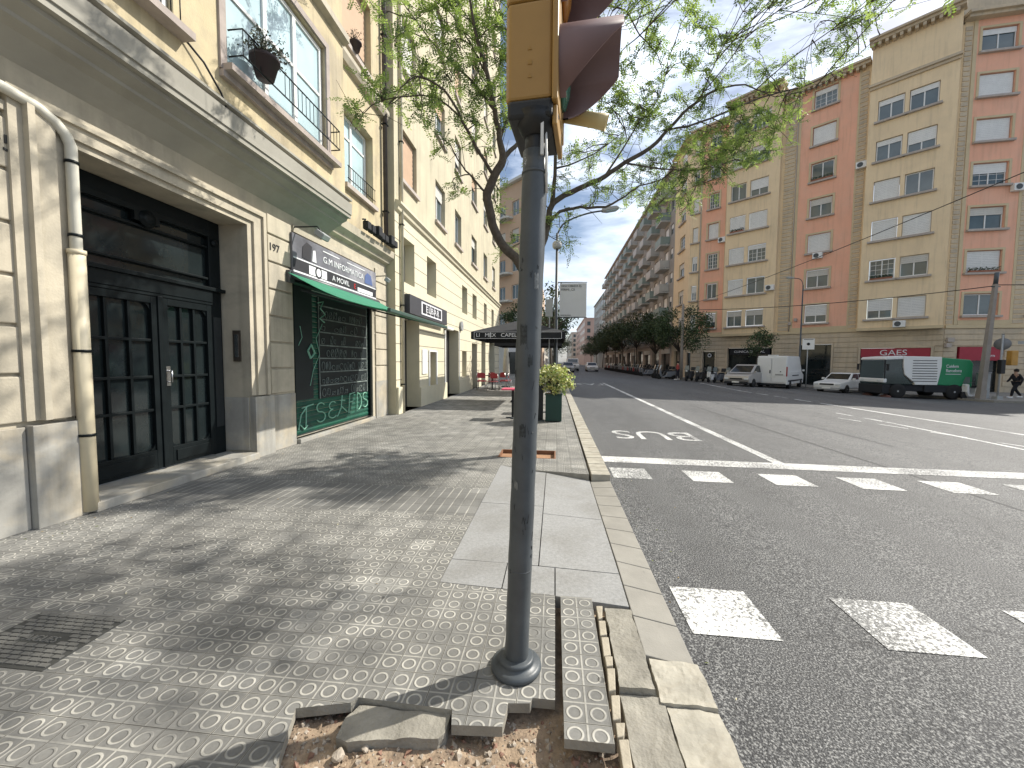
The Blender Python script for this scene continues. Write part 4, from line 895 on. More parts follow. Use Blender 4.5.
# closed pale parasol by the wall
def closed(x, y, lab):
    root = empty('closed_parasol', (x, y, 0), lab, 'parasol')
    b = MB(Matrix.Translation((x, y, 0))); b.lathe([(.03, 2.55), (.10, 2.3), (.17, 1.5), (.20, .75), (.17, .7)], seg=10); b.build('canopy', mat('beige_canvas', (.42, .40, .34), .85, .1, 5), root)
    b = MB(Matrix.Translation((x, y, 0))); b.tube([(0, 0, 0), (0, 0, .8)], .03, 8); b.box(-.25, .25, -.25, .25, 0, .07); b.build('pole', METALG, root)
closed(-2.75, 22.6, 'closed beige parasol standing behind the red terrace chairs')
# tables and chairs
RED = mat('red_chair', (.35, .05, .06), .6, .1, 5); PINK = mat('pink_table_top', (.62, .10, .16), .45, .05)
def table(x, y, h, s, m_, lab, grp='terrace tables'):
    root = empty('table', (x, y, 0), lab, 'table', grp); T = Matrix.Translation((x, y, 0))
    b = MB(T); b.box(-s/2, s/2, -s/2, s/2, h-.035, h); b.build('table_top', m_, root, bevel=.01)
    b = MB(T); b.box(-.03, .03, -.03, .03, .03, h-.035); b.build('leg', BLACK, root)
    b = MB(T); b.box(-s*.32, s*.32, -.03, .03, 0, .03); b.box(-.03, .03, -s*.32, -.031, 0, .03); b.box(-.03, .03, .031, s*.32, 0, .03); b.build('foot', METALG, root)
table(-1.08, 10.35, .78, .55, PINK, 'square pink topped table on a black leg, left of the dented grey pole')
table(-.45, 11.6, .75, .6, mat('dark_top', (.04, .04, .045), .5), 'dark square table hidden behind the grey pole')
table(-3.25, 20.7, .74, .65, MATS['dark_top'], 'dark table among the red chairs against the pale block')
def chair0():
    root = empty('chair', (0, 0, 0))
    b = MB(); b.box(-.22, .22, -.22, .22, .43, .46); b.build('seat', RED, root, bevel=.01)
    b = MB(); b.prism([(-.22, .60), (.22, .60), (.20, .84), (0, .88), (-.20, .84)], 'y', .20, .225); b.build('backrest', RED, root, bevel=.005)
    for sx_ in (-1, 1):
        for sy_ in (-1, 1):
            b = MB(); b.tube([(sx_*.23, sy_*.24, 0), (sx_*.20, sy_*.20, .44)]+([(sx_*.2, .22, .86)] if sy_ > 0 else []), .014, 6); b.build('leg', CHROME, root)
    return root
ch0 = chair0()
for i, (x, y, rz_, lab) in enumerate([(-3.70, 20.1, .3, 'red terrace chair nearest the wall of the pale block'), (-3.10, 19.8, -.2, 'red terrace chair at the front of the group, turned to the street'), (-3.3, 21.4, 2.9, 'red terrace chair behind the dark table'), (-2.6, 20.6, -1.5, 'red terrace chair at the street side of the dark table'), (-3.85, 20.9, 1.5, 'red terrace chair squeezed between table and wall'), (-2.65, 21.5, 2.4, 'red terrace chair furthest back, before the closed parasol')]):
    c = ch0 if i == 0 else copy_tree(ch0); c.location = (x, y, 0); c.rotation_euler.z = rz_; tag(c, lab, 'chair', 'red chairs of the cafe terrace')
# planter with variegated shrub and the black panel beside it
PG_ = mat('dark_green_planter', (.012, .045, .035), .45, .1, 4)
pl = empty('planter', (-.02, 10.0, 0), 'tall dark green box planter with a bushy yellow and green shrub near the kerb', 'planter')
b = MB(); b.box(-.22, .18, 9.82, 10.22, .02, .66); b.box(-.235, .195, 9.805, 10.235, .66, .69); b.build('box', PG_, pl, bevel=.008)
b = MB(); b.box(-.19, .15, 9.85, 10.19, .60, .695); b.build('soil', DIRT, pl)
YL = [mat('yellow_leaf', (.55, .53, .16), .6, .15, 9), mat('cream_leaf', (.62, .62, .34), .6, .1, 9), LF[0], LF[1]]
q = random.Random(77); b = MB()
for _ in range(110):
    d = Vector((q.gauss(0, 1), q.gauss(0, 1), q.gauss(.25, .8))).normalized(); e = Vector((0, 10.02, 1.02))+Vector((d.x*.50, d.y*.42, d.z*.38))*q.uniform(.6, 1)
    if e.z < .72: e.z = .72+q.random()*.1
    b.tube([(q.uniform(-.1, .1), 10.02, .68), Vector((0, 10.02, .85)).lerp(e, .5), e], [.008, .005, .003], 4, 4)
    leafblob(b, e, .085, 24, .07, q, (0, 1, 1, 0, 2, 3))
b.build('shrub', YL+[BARK], pl)
b = MB(); b.box(-.52, -.28, 9.95, 10.0, .03, 1.05); pn = b.build('menu_board', BLACK, None, bevel=.008); tag(pn, 'black upright board standing just left of the green planter', 'board')
b = MB(); b.box(-.54, -.26, 9.88, 10.07, 0, .03); b.build('foot', METALG, pn)
# ================================================================== traffic signal
tl = empty('traffic_light', (-.17, 1.87, 0), 'yellow traffic signal on a dented grey pole leaning in the broken pavement, close up', 'traffic light')
B0, B1 = Vector((-.17, 1.87, 0)), Vector((-.10, 1.87, 2.42)); dr = (B1-B0).normalized()
b = MB(); n = 30; pts = [B0+dr*(2.44*i/n) for i in range(n+1)]
rs = [.0575 + (.0012*sin(i*2.1)) for i in range(n+1)]; b.tube(pts, rs, 32); b.build('pole', METALG, tl)
b = MB(Matrix.Translation(B0)); b.lathe([(.118, 0), (.124, .012), (.122, .024), (.108, .034), (.088, .036), (.084, .046), (.088, .056), (.078, .064), (.064, .062), (.0585, .066)], seg=36); b.build('base_collar', METALG, tl)
b = MB(); b.tube([B0+dr*2.34, B0+dr*2.352], .0600, 32); b.tube([B0+dr*.50, B0+dr*.506], .0583, 32); b.pieces('band', METALG, tl)
b = MB(); b.tube([B0+dr*2.35, B0+dr*2.57], .050, 24); b.tube([B0+dr*2.50, B0+dr*2.55, B0+dr*2.59], [.055, .085, .10], 24)
b.build('head_mount', BLACK, tl)
T = Matrix.Translation((-.088, 1.97, 2.60)) @ Matrix.Rotation(radians(-5), 4, 'Z')
# housing: x forward (lamps), y across, z up
b = MB(T)
for k in range(3):
    z0 = .03+.41*k; b.prism([(-.115, -.175), (.075, -.175), (.075, .175), (-.115, .175), (-.13, .15), (-.13, -.15)], 'z', z0+.003, z0+.407)
b.build('housing', YELLOW, tl, bevel=.012)
b = MB(T); b.prism([(-.12, -.18), (.08, -.18), (.08, .18), (-.12, .18)], 'z', -.045, .032); b.build('lower_cap', BLACK, tl, bevel=.015)
b = MB(T)
for k in range(3):
    z0 = .03+.41*k; b.box(.076, .102, -.195, .195, z0-.02 if k == 0 else z0+.002, z0+.408)
b.box(.076, .098, -.16, .16, -.075, .008); b.build('front_door', YELLOW, tl, bevel=.006)
LENS = [mat('green_lens', (.02, .10, .07), .25), mat('amber_lens', (.30, .12, .01), .25), mat('red_lens', (.20, .01, .01), .25)]
for k in range(3):
    zc = .235+.41*k
    b = MB(T @ Matrix.Translation((.103, 0, zc))); b.lathe([(.15, 0), (.145, .015), (.09, .035), (.01, .042)], seg=28, ax='x'); b.build('lens', LENS[k], tl)
    # hooded visor: tube cut away underneath
    b = MB(T @ Matrix.Translation((.10, 0, zc))); seg = 40; vs = []; fs = []; prof = []
    for i in range(seg+1):
        a = radians(-62+ (304)*i/seg)     # runs over the top from low right to low left
        R_ = .178; cy_, cz_ = R_*cos(a), R_*sin(a)
        Ln = .03+.24*max(0, min(1, (sin(a)+.80)/1.15))**.85
        for rr_ in (1., .965):
            prof.append((0, cy_*rr_, cz_*rr_)); prof.append((Ln, cy_*rr_, cz_*rr_))
    for i in range(seg):
        o_ = i*4; fs += [(o_, o_+1, o_+5, o_+4), (o_+2, o_+6, o_+7, o_+3), (o_+1, o_+3, o_+7, o_+5)]
    b.add(prof, fs, 0, True); b.build('visor', SIGBR, tl)
b = MB(T @ Matrix.Translation((.22, .19, .13)) @ Matrix.Rotation(radians(105), 4, 'Y')); b.lathe([(.034, -.12), (.036, .05), (.040, .10), (.036, .10), (.03, -.1)], seg=20); b.build('visor_stub', mat('pale_yellow_plastic', (.55, .45, .22), .5), tl)  # stub tube for the visor tip of a second signal behind
b = MB(T)
for k, z in enumerate((.12, .175, .235)): b.prism([(-.03, z), (-.012, z), (-.021, z+.02)] if k != 1 else [(-.03, z), (-.012, z), (-.012, z+.018), (-.03, z+.018)], 'y', -.1778, -.1758)
b.build('embossed_mark', mat('worn_ochre', (.30, .17, .04), .6), tl)
b = MB(); b.box(-.075, -.062, 1.80, 1.812, 2.40, 2.58); b.tube([(-.055, 1.84, 2.58), (-.05, 1.83, 2.40), (-.047, 1.84, 2.25)], .006, 6); b.build('cable', mat('pale_cable', (.6, .6, .58), .5), tl)
b = MB(); q = random.Random(9)
for _ in range(26):
    a = radians(q.uniform(190, 350)); z = q.uniform(.5, 2.0); c = B0+dr*z; r_ = .0585; w_ = q.uniform(.004, .02)
    pts = [c+Vector((cos(a+t)*r_, sin(a+t)*r_, q.uniform(-.02, .02)+t*.05)) for t in (0, w_*6, w_*12)]
    b.tube(pts, .0011, 4, smooth=False)
b.build('scratch', BLACK, tl)
for (z, a0, wd, h, m_) in ((1.62, 250, 34, .09, 'sticker_residue'), (1.50, 285, 22, .05, 'sticker_residue'), (1.18, 262, 30, .06, 'sticker_residue'), (1.86, 300, 20, .07, 'pale_sticker'), (.92, 240, 18, .03, 'pale_sticker')):
    b = MB(); c = B0+dr*z; n_ = 9; q = random.Random(int(z*100)); vs = []; fs = []
    for i in range(n_+1):
        a = radians(a0+wd*(i/n_-.5)); x, y = cos(a)*.0592, sin(a)*.0592
        vs += [c+Vector((x, y, -h/2+q.uniform(-.008, .008)))]; vs += [c+Vector((x, y, h/2+q.uniform(-.012, .012)))]
    for i in range(n_): fs.append((2*i, 2*i+2, 2*i+3, 2*i+1))
    b.add(vs, fs, 0, True); b.build('sticker', mat(m_, (.035, .04, .042) if 'res' in m_ else (.17, .18, .18), .7, .6, 60), tl)
# ================================================================== the big street tree
tr = empty('street_tree', (-.38, 6.38, -.05), 'large thinly leaved street tree arching over the pavement behind the traffic signal', 'tree')
A = at
def path(l): return [A(x, y, Y) for x, y, Y in l]
base = Vector((-.40, 6.38, -.06))
br = []   # (points, radii)
trunk = [base, Vector((-.38, 6.38, .6)), Vector((-.37, 6.37, 1.4)), A(531, 300, 6.35), A(531, 268, 6.35)]
br.append((trunk, [.15, .115, .105, .10, .095]))
L1 = path([(531, 285, 6.35), (519, 262, 6.3), (504, 247, 6.2), (495, 232, 6.1), (489, 208, 6.0), (487, 194, 5.95), (494, 176, 5.9), (503, 160, 5.85), (500, 140, 5.8), (494, 110, 5.7), (487, 75, 5.6), (478, 40, 5.5), (470, 0, 5.4), (462, -40, 5.3)])
br.append((L1, [.09, .085, .08, .078, .076, .076, .072, .066, .05, .042, .036, .028, .02, .012]))
br.append((path([(503, 160, 5.85), (515, 146, 6.0), (530, 135, 6.2), (548, 120, 6.3), (575, 95, 6.4)]), [.045, .035, .028, .02, .012]))
br.append((path([(494, 176, 5.9), (478, 150, 5.7), (462, 120, 5.5), (450, 97, 5.4), (430, 80, 5.3), (415, 77, 5.2), (400, 88, 5.1)]), [.03, .026, .022, .018, .015, .012, .008]))
br.append((path([(462, 120, 5.5), (440, 100, 5.6), (410, 96, 5.6), (372, 105, 5.7), (355, 130, 5.8)]), [.018, .014, .011, .008, .005]))
br.append((path([(487, 194, 5.95), (470, 175, 5.8), (458, 160, 5.7), (448, 140, 5.6)]), [.022, .016, .012, .007]))
br.append((path([(494, 110, 5.7), (470, 80, 5.8), (440, 50, 5.9), (415, 20, 6.0), (395, -10, 6.0)]), [.025, .02, .015, .010, .006]))
br.append((path([(500, 140, 5.8), (515, 95, 6.0), (512, 50, 6.2), (500, 10, 6.3)]), [.025, .018, .013, .008]))
br.append((path([(487, 75, 5.6), (462, 30, 5.6), (440, 0, 5.6)]), [.016, .011, .006]))
R1 = path([(531, 268, 6.35), (542, 245, 6.4), (548, 225, 6.5), (552, 205, 6.6), (565, 196, 6.7), (585, 186, 6.8), (605, 176, 6.9), (625, 163, 7.0), (650, 148, 7.1), (668, 130, 7.2), (683, 113, 7.3), (700, 100, 7.4), (717, 90, 7.6), (745, 85, 7.8), (775, 97, 8.0)])
br.append((R1, [.07, .064, .06, .056, .052, .048, .045, .042, .038, .034, .030, .027, .022, .015, .008]))
br.append((path([(552, 205, 6.6), (555, 175, 6.6), (556, 140, 6.6), (557, 100, 6.6), (558, 50, 6.6), (562, 0, 6.6), (566, -40, 6.6)]), [.05, .034, .028, .024, .02, .015, .01]))
br.append((path([(548, 225, 6.5), (560, 212, 6.6), (580, 208, 6.7), (605, 207, 6.8), (625, 196, 6.9), (640, 186, 7.0), (660, 180, 7.1), (690, 165, 7.2)]), [.035, .03, .026, .022, .018, .014, .010, .006]))
br.append((path([(605, 176, 6.9), (622, 150, 7.0), (637, 125, 7.1), (655, 105, 7.2), (663, 85, 7.3), (668, 60, 7.4)]), [.022, .016, .012, .010, .008, .005]))
br.append((path([(662, 68, 7.3), (655, 50, 7.2), (640, 35, 7.0), (627, 12, 6.9), (605, 5, 6.8), (590, -6, 6.7)]), [.008, .010, .012, .014, .018, .022]))
br.append((path([(562, 0, 6.6), (590, -8, 6.7), (600, -20, 6.8)]), [.015, .018, .012]))
br.append((path([(557, 168, 6.6), (575, 163, 6.7), (600, 150, 6.9), (625, 130, 7.1)]), [.02, .014, .009, .005]))
br.append((path([(668, 130, 7.2), (700, 122, 7.4), (735, 108, 7.7), (760, 98, 8.0), (790, 90, 8.2), (815, 82, 8.3), (838, 68, 8.4), (858, 55, 8.5), (880, 35, 8.6)]), [.022, .02, .018, .016, .014, .012, .010, .008, .005]))
br.append((path([(805, 85, 8.2), (806, 60, 8.2), (812, 40, 8.2), (820, 22, 8.2)]), [.008, .007, .005, .004]))
br.append((path([(775, 97, 8.0), (815, 88, 8.1), (840, 72, 8.2)]), [.010, .008, .005]))
br.append((path([(700, 100, 7.4), (712, 70, 7.4), (722, 45, 7.4), (735, 20, 7.4), (745, -10, 7.4)]), [.014, .010, .008, .006, .004]))
br.append((path([(625, 163, 7.0), (660, 168, 7.3), (700, 170, 7.8), (735, 160, 8.2)]), [.018, .015, .012, .008]))
def jag(pts, q, a):   # subdivide and roughen
    o_ = []
    for i in range(len(pts)-1):
        for k in range(3):
            t = k/3; p0 = pts[max(i-1, 0)]; p1 = pts[i]; p2 = pts[i+1]; p3 = pts[min(i+2, len(pts)-1)]
            p = .5*((2*p1)+(p2-p0)*t+(2*p0-5*p1+4*p2-p3)*t*t+(3*p1-p0-3*p2+p3)*t**3); o_.append(p+Vector((q.gauss(0, a), q.gauss(0, a), q.gauss(0, a)))*(0 if i+k == 0 else 1))
    o_.append(pts[-1]); return o_
def rads(r):
    o_ = []
    for i in range(len(r)-1):
        for k in range(3): o_.append(r[i]+(r[i+1]-r[i])*k/3)
    o_.append(r[-1]); return o_
q = random.Random(12)
b = MB(); allp = []
for pts, r in br:
    P_ = jag(pts, q, .006); R_ = [x*.84 for x in rads(r)]; b.tube(P_, R_, 8)
    for i in range(len(P_)):
        if R_[i] < .05: allp.append(P_[i])
b.build('trunk', BARK, tr)
cl = []
def C_(l, Y, r, n):
    for x, y in l: cl.append((A(x, y, Y), r, n))
C_([(395, 40), (420, 12), (445, 45), (420, 62), (470, 20), (490, 48), (452, 82), (478, 72), (432, 100), (503, 92), (470, 122), (460, 0), (490, 10), (510, 30), (440, 20), (480, 95), (462, 55)], 5.6, .34, 17)
C_([(392, 95), (400, 5), (505, 120), (480, 150), (515, 62), (430, 80), (405, 95), (497, 70)], 5.9, .30, 12)
C_([(362, 122), (375, 10), (352, 108), (445, 150), (455, 190), (420, 118), (380, 85), (370, 85)], 5.5, .17, 7)
C_([(505, 215), (522, 235), (508, 250), (530, 205), (548, 190), (500, 190), (540, 150), (545, 222)], 6.4, .22, 8)
C_([(575, 18), (600, 28), (592, 60), (655, 22), (660, 45), (650, 38), (690, 8), (700, 28), (713, 42), (728, 40), (745, 50)], 7.2, .26, 13)
C_([(625, 68), (612, 82), (640, 88), (670, 66), (690, 72), (705, 78), (608, 112), (600, 130), (640, 108), (665, 128), (685, 96), (620, 100), (650, 100), (590, 100), (632, 130), (648, 122), (622, 92), (655, 118)], 7.2, .27, 13)
C_([(570, 150), (590, 168), (612, 150), (700, 110), (720, 92), (735, 108), (700, 140), (670, 158), (690, 172), (712, 160), (730, 150), (750, 142), (768, 122), (640, 182), (660, 196), (682, 190), (650, 166), (622, 172), (720, 130), (745, 125), (705, 185), (725, 175), (675, 140)], 7.6, .32, 17)
C_([(632, 200), (650, 210), (690, 205), (668, 178), (700, 165), (740, 165), (718, 150), (760, 155), (755, 135), (770, 145), (735, 140), (685, 150)], 8.6, .36, 18)
C_([(575, 218), (560, 228), (590, 195), (566, 245), (565, 180), (600, 190)], 6.7, .20, 8)
C_([(785, 105), (765, 92), (780, 70), (800, 78), (840, 30), (826, 50), (838, 45), (862, 15), (873, 5), (850, 25), (845, 60), (755, 60), (765, 75), (780, 130), (790, 118)], 8.3, .27, 11)
C_([(590, -20), (640, -10), (700, -15), (540, -30), (450, -30), (400, -30), (350, -20), (500, -40), (620, -50)], 6.5, .4, 16)
for x, y, Y in [(640, -40, 5.2), (700, -60, 5), (760, -80, 4.8), (820, -60, 4.9), (580, -60, 5.2), (660, -120, 4.6), (740, -140, 4.5), (820, -150, 4.4), (880, -110, 4.6), (560, -110, 4.8), (900, -50, 5.4), (960, -60, 5.2), (620, -180, 4.3), (700, -220, 4.1), (500, -120, 5), (430, -110, 4.8), (940, -130, 4.8), (1010, -90, 5.4), (860, -20, 5.9), (780, -30, 5.6)]: cl.append((A(x, y, Y), .55, 30))  # extra leaf clumps above the view, added to dapple wall and pavement with shade
b = MB(); bl = MB()
def leaflets(p, d, L_, q, mi):
    d = d.normalized(); side = d.cross(Vector((0, 0, 1))); side = side.normalized() if side.length > .05 else Vector((1, 0, 0)); nrm = side.cross(d)
    n = 8
    for k in range(n):
        t = (k+1)/n; c = p+d*L_*t+Vector((0, 0, -.02*t*t*3))*L_
        for s_ in ((-1, 1) if k < n-1 else (0,)):
            dd = (d*.45+side*s_+nrm*q.uniform(-.35, .35)).normalized() if s_ else d
            l_ = .044*q.uniform(.75, 1.25); w_ = l_*.24; tt = dd.cross(nrm).normalized()
            bl.add([c, c+dd*l_*.5+tt*w_, c+dd*l_, c+dd*l_*.5-tt*w_], [(0, 1, 2, 3)], mi)
for c, r, n in cl:
    near = min(allp, key=lambda p: (p-c).length)
    mid = near.lerp(c, .5)+Vector((q.gauss(0, .08), q.gauss(0, .08), q.gauss(.05, .06)))
    tw = jag([near, mid, c], q, .008); b.tube(tw, [.010-.006*i/(len(tw)-1) for i in range(len(tw))], 5)
    for k in range(max(3, int(n*.46))):
        e = c+Vector((q.gauss(0, 1), q.gauss(0, 1), q.gauss(0, .8))).normalized()*r*q.uniform(.5, 1.1); s_ = tw[q.randrange(len(tw)//2, len(tw))]
        m_ = s_.lerp(e, .5)+Vector((q.gauss(0, .03), q.gauss(0, .03), .03)); b.tube([s_, m_, e], [.005, .004, .002], 4)
        for j in range(5):
            p = [m_, e, s_.lerp(m_, .6), m_.lerp(e, .5), e][j]; dv = Vector((q.gauss(0, 1), q.gauss(0, 1), q.gauss(-.15, .55)))
            leaflets(p, dv, q.uniform(.14, .24), q, q.choice([0, 0, 1, 1, 2]))
# bare fine twigs
for _ in range(150):
    p = q.choice(allp); d = Vector((q.gauss(0, 1), q.gauss(0, 1), q.gauss(0, .8))).normalized()*q.uniform(.2, .6)
    b.tube([p, p+d*.5+Vector((q.gauss(0, .04), q.gauss(0, .04), .04)), p+d], [.005, .004, .002], 4)
b.build('twigs', BARK, tr); bl.build('crown', LF, tr)
# ================================================================== street lamps
def lamp(x, y, z0, h, arm, lab, grp='street lamps', r=.07, hz=.25):
    root = empty('street_lamp', (x, y, z0), lab, 'street lamp', grp)
    b = MB(Matrix.Translation((x, y, z0))); b.tube([(0, 0, 0), (0, 0, 1.0), (0, 0, 1.05), (0, 0, h-.5)], [r*1.25, r*1.25, r, r*.6], 12); b.lathe([(r*1.9, 0), (r*1.9, .06), (r*1.3, .10)], seg=16); b.build('pole', METALG, root)
    ax, ay = arm; Ln = math.hypot(ax, ay)
    b = MB(Matrix.Translation((x, y, z0))); pts = [(0, 0, h-.55), (ax*.10, ay*.10, h-.22), (ax*.3, ay*.3, h-.02), (ax*.6, ay*.6, h+hz*.55), (ax*.85, ay*.85, h+hz*.8)]; b.tube(jag([Vector(p) for p in pts], random.Random(1), 0), r*.42, 8); b.build('arm', METALG, root)
    an = math.atan2(ay, ax); b = MB(Matrix.Translation((x+ax*.84, y+ay*.84, z0+h+hz*.82)) @ Matrix.Rotation(an, 4, 'Z') @ Matrix.Rotation(radians(-8), 4, 'Y'))
    b.prism([(0, -.03), (.12, -.06), (.5, -.06), (.58, -.02), (.5, .05), (.2, .07), (0, .04)], 'y', -.13, .13); b.build('lamp_head', METALL, root, bevel=.03)
    b = MB(Matrix.Translation((x+ax*.84, y+ay*.84, z0+h+hz*.82)) @ Matrix.Rotation(an, 4, 'Z') @ Matrix.Rotation(radians(-8), 4, 'Y')); b.box(.14, .48, -.10, .10, -.075, -.06); b.build('lens', GLASSB, root)
    return root
s_l = lamp(.02, 14.0, 0, 6.35, (1.75, 0), 'grey street lamp with a curved arm over the bus lane, behind the big tree')
b = MB(Matrix.Translation((.02, 14, 5.45))); b.lathe([(.12, -.12), (.16, -.06), (.16, .06), (.12, .12)], seg=14); b.build('junction_box', METALL, s_l)
bn = empty('banner', (.5, 14.0, 3.0), 'large off-white hanging banner with two lines of small dark lettering on the lamp pole', 'banner')
b = MB(); b.box(.13, 1.04, 13.985, 14.0, 3.02, 4.16); b.build('cloth', mat('banner_cloth', (.55, .56, .57), .8, .04), bn)
b = MB(); b.tube([(.02, 13.99, 4.19), (1.06, 13.99, 4.19)], .018, 6); b.tube([(.02, 13.99, 3.0), (1.06, 13.99, 3.0)], .018, 6); b.build('bracket', METALG, bn)
text('lettering', "DESCOBREIX EL", .105, frame((.17, 13.98, 4.06), (1, 0, 0), (0, 0, 1)), SB, bn, .002, .95, 'LEFT'); text('lettering', "FERMI_CS", .105, frame((.17, 13.98, 3.94), (1, 0, 0), (0, 0, 1)), SB, bn, .002, 1.05, 'LEFT')
text('lettering', "BARCELONA", .06, frame((.17, 13.98, 3.07), (1, 0, 0), (0, 0, 1)), SB, bn, .002, 1, 'LEFT')
b = MB(); b.box(-.34, -.10, 13.5, 13.52, 2.98, 3.55); b.box(-.22, -.18, 13.52, 13.55, 0, 3.6); o = b.build('street_sign', [METALL], None); tag(o, 'grey sign plate on a thin post right behind the signal pole', 'sign')
# ================================================================== RIGHT SIDE
def zp(x): return gz(x)+.12
b = MB()
kl = [(11.6, 420), (11.6, 43), (12.6, 41.2), (15.2, 40.2), (22.0, 34.0), (23.2, 28.6), (24.4, 25.0), (31, 23.2), (70, 19)]
ib = [(16, 420), (16, 44), (16.5, 43.6), (18, 42.5), (26, 38), (30, 36), (34, 34), (40, 33), (70, 32)]
for (p, q_), (r_, s_) in zip(zip(kl, kl[1:]), zip(ib, ib[1:])):
    b.quad((*p, zp(p[0])), (*q_, zp(q_[0])), (*s_, zp(s_[0])), (*r_, zp(r_[0])))
st(b.build('pavement', mat('far_paving', (.22, .21, .19), .9, .15, 3)))
b = MB()
for p, q_ in zip(kl, kl[1:]):
    P_, Q_ = Vector(p), Vector(q_); d = (Q_-P_).normalized(); nn = Vector((-d.y, d.x))*.15
    a, c = (P_, Q_); za, zb = zp(a.x)+.004, zp(c.x)+.004
    b.add([(*a, za), (*c, zb), (*(c+nn), zb), (*(a+nn), za), (*a, za-.3), (*c, zb-.3)], [(0, 1, 2, 3), (0, 4, 5, 1)])
st(b.build('kerb', KERB))
# ---- corner building
GB = -.62
cb = empty('apartment_building', (14.2, 45.4, GB), 'tall corner block in ochre and orange render with striped buff piers above stone shops', 'building')
mK = plane_frame(14.2, 45.4, radians(-42)); mR = plane_frame(28.32, 32.687, radians(-6)); mS = plane_frame(14.2, 51.0, -A90)
ZF = [5.0+3.04*k for k in range(7)]
def ops(u0, u1, n=7): return [(u0, u1, z, z+1.55) for z in ZF[:n]]
CORNST = BUFF
def pier_joints(b, u0, u1, z0, z1, v):
    z = z0
    while z < z1: b.box(u0, u1, v-.05, v, z, z+.26); z += .34
b = MB(mK); BV = -.70
# ground floor with shop openings
gops = [(-.3, .45, GB+.1, 2.5), (1.75, 3.0, GB+.1, 2.6), (4.2, 8.1, .3, 2.9), (10.2, 12.5, GB+.1, 3.1), (14.4, 18.4, GB+.5, 2.7)]
wall(b, -.4 if 0 else 0, 19, GB, 4.1, [(max(a, .02), c, d, e) for a, c, d, e in gops], 0, .35, 0)
# upper: flat parts
wall(b, 0, 1.2, 4.1, 25.3, ops(.25, .85), 0, .2, 1); wall(b, 1.2, 3.75, 4.1, 25.3, ops(1.87, 2.9), -.04, .24, 2)
wall(b, 3.75, 8.2, 4.1, 26.4, ops(4.1, 5.5)+ops(5.8, 7.35), BV+.25, .2, 1)
b.quad((3.75, BV+.25, 4.1), (3.75, BV+.25, 26.4), (3.75, 0, 26.4), (3.75, 0, 4.1), 1); b.quad((8.2, BV+.25, 4.1), (8.2, 0, 4.1), (8.2, 0, 26.4), (8.2, BV+.25, 26.4), 1)
wall(b, 8.2, 9.6, 4.1, 25.3, [], 0, .2, 1); wall(b, 9.6, 13.4, 4.1, 25.3, ops(10.45, 12.05), -.04, .24, 2); wall(b, 13.4, 14.2, 4.1, 25.3, [], 0, .2, 1)
wall(b, 14.2, 18.9, 4.1, 26.2, ops(14.7, 16.2, 6)+ops(16.45, 18.0, 6), BV, .2, 1)
b.quad((14.2, BV, 4.1), (14.2, BV, 26.2), (14.2, 0, 26.2), (14.2, 0, 4.1), 1); b.quad((18.9, BV, 4.1), (18.9, 0, 4.1), (18.9, 0, 26.2), (18.9, BV, 26.2), 1)
b.quad((3.75, BV+.25, 4.1), (8.2, BV+.25, 4.1), (8.2, 0, 4.1), (3.75, 0, 4.1), 0); b.quad((14.2, BV, 4.1), (18.9, BV, 4.1), (18.9, 0, 4.1), (14.2, 0, 4.1), 0)
wall(b, 18.9, 19.0, 4.1, 25.3, [], 0, .1, 1)
b.M = mR
ro = [(1.0, 3.05, z, z+1.55) for z in ZF]+[(4.75, 6.4, z, z+1.55) for z in ZF]
wall(b, 0, .72, 4.1, 25.6, [], 0, .2, 1); wall(b, .72, 3.75, 4.1, 25.6, ro[:7], -.04, .24, 2); wall(b, 3.75, 14, 4.1, 25.6, ro[7:], 0, .2, 1); wall(b, 0, 14, GB-.4, 4.1, [(.85, 3.5, GB, 2.75), (5.5, 7.5, GB, 2.8)], 0, .35, 0)
b.M = mS
wall(b, 0, 5.6, 4.1, 25.3, ops(2.0, 3.9), 0, .2, 1); wall(b, 0, 5.6, GB, 4.1, [(1, 4, GB, 2.8)], 0, .3, 0)
b.M = None
b.add([(14.2, 51, 25.3), (14.2, 45.4, 25.3), (28.32, 32.69, 25.3), (42.2, 31.2, 25.3), (50, 60, 25.3), (20, 60, 25.3)], [tuple(range(6))], 3)
b.quad((42.24, 31.2, -1), (46, 60, -1), (46, 60, 25.6), (42.24, 31.2, 25.6), 1)
b.quad((14.2, 51, 24.9), (14.2, 51, 25.3), (24, 51, 25.3), (24, 51, 24.9), 1)
b.build('wall', [BUFF, OCHRE, ORANGE, STONEG], cb)
# striped piers, plain bands and string course
for M_, a, c, t in ((mK, 8.45, 9.25, 24.6), (mK, 13.52, 14.0, 24.6), (mR, .02, .42, 24.9), (mR, 3.95, 4.6, 24.9)): b = MB(M_); pier_joints(b, a, c, 4.4, t, 0); b.build('striped_pier', BUFF, cb)
b = MB(mK)
for (a, c, v) in ((0, 3.75, -.12), (3.7, 8.25, BV+.17), (8.2, 14.2, -.12), (14.15, 18.95, BV-.10)): b.box(a, c, v, v+.3, 4.08, 4.30)
for (a, c) in ((1.0, 1.2), (3.55, 3.74), (9.42, 9.6), (13.4, 13.52)): b.box(a, c, -.06, -.041, 4.32, 25.2)
b.box(9.6, 13.4, -.07, -.041, 4.3, 4.62); b.box(1.2, 3.55, -.07, -.041, 4.3, 4.55); b.M = mR; b.box(0, 14, -.12, -.0, 4.08, 4.34); b.box(.5, .72, -.06, -.041, 4.36, 25.4); b.box(3.75, 3.93, -.06, -.041, 4.36, 25.4); b.box(.73, 3.74, -.07, -.041, 4.35, 4.65)
b.pieces('string_course', mat('pale_ochre_trim', (.58, .47, .30), .85, .06, 2), cb)
b = MB(mK)   # ground floor rustication bands
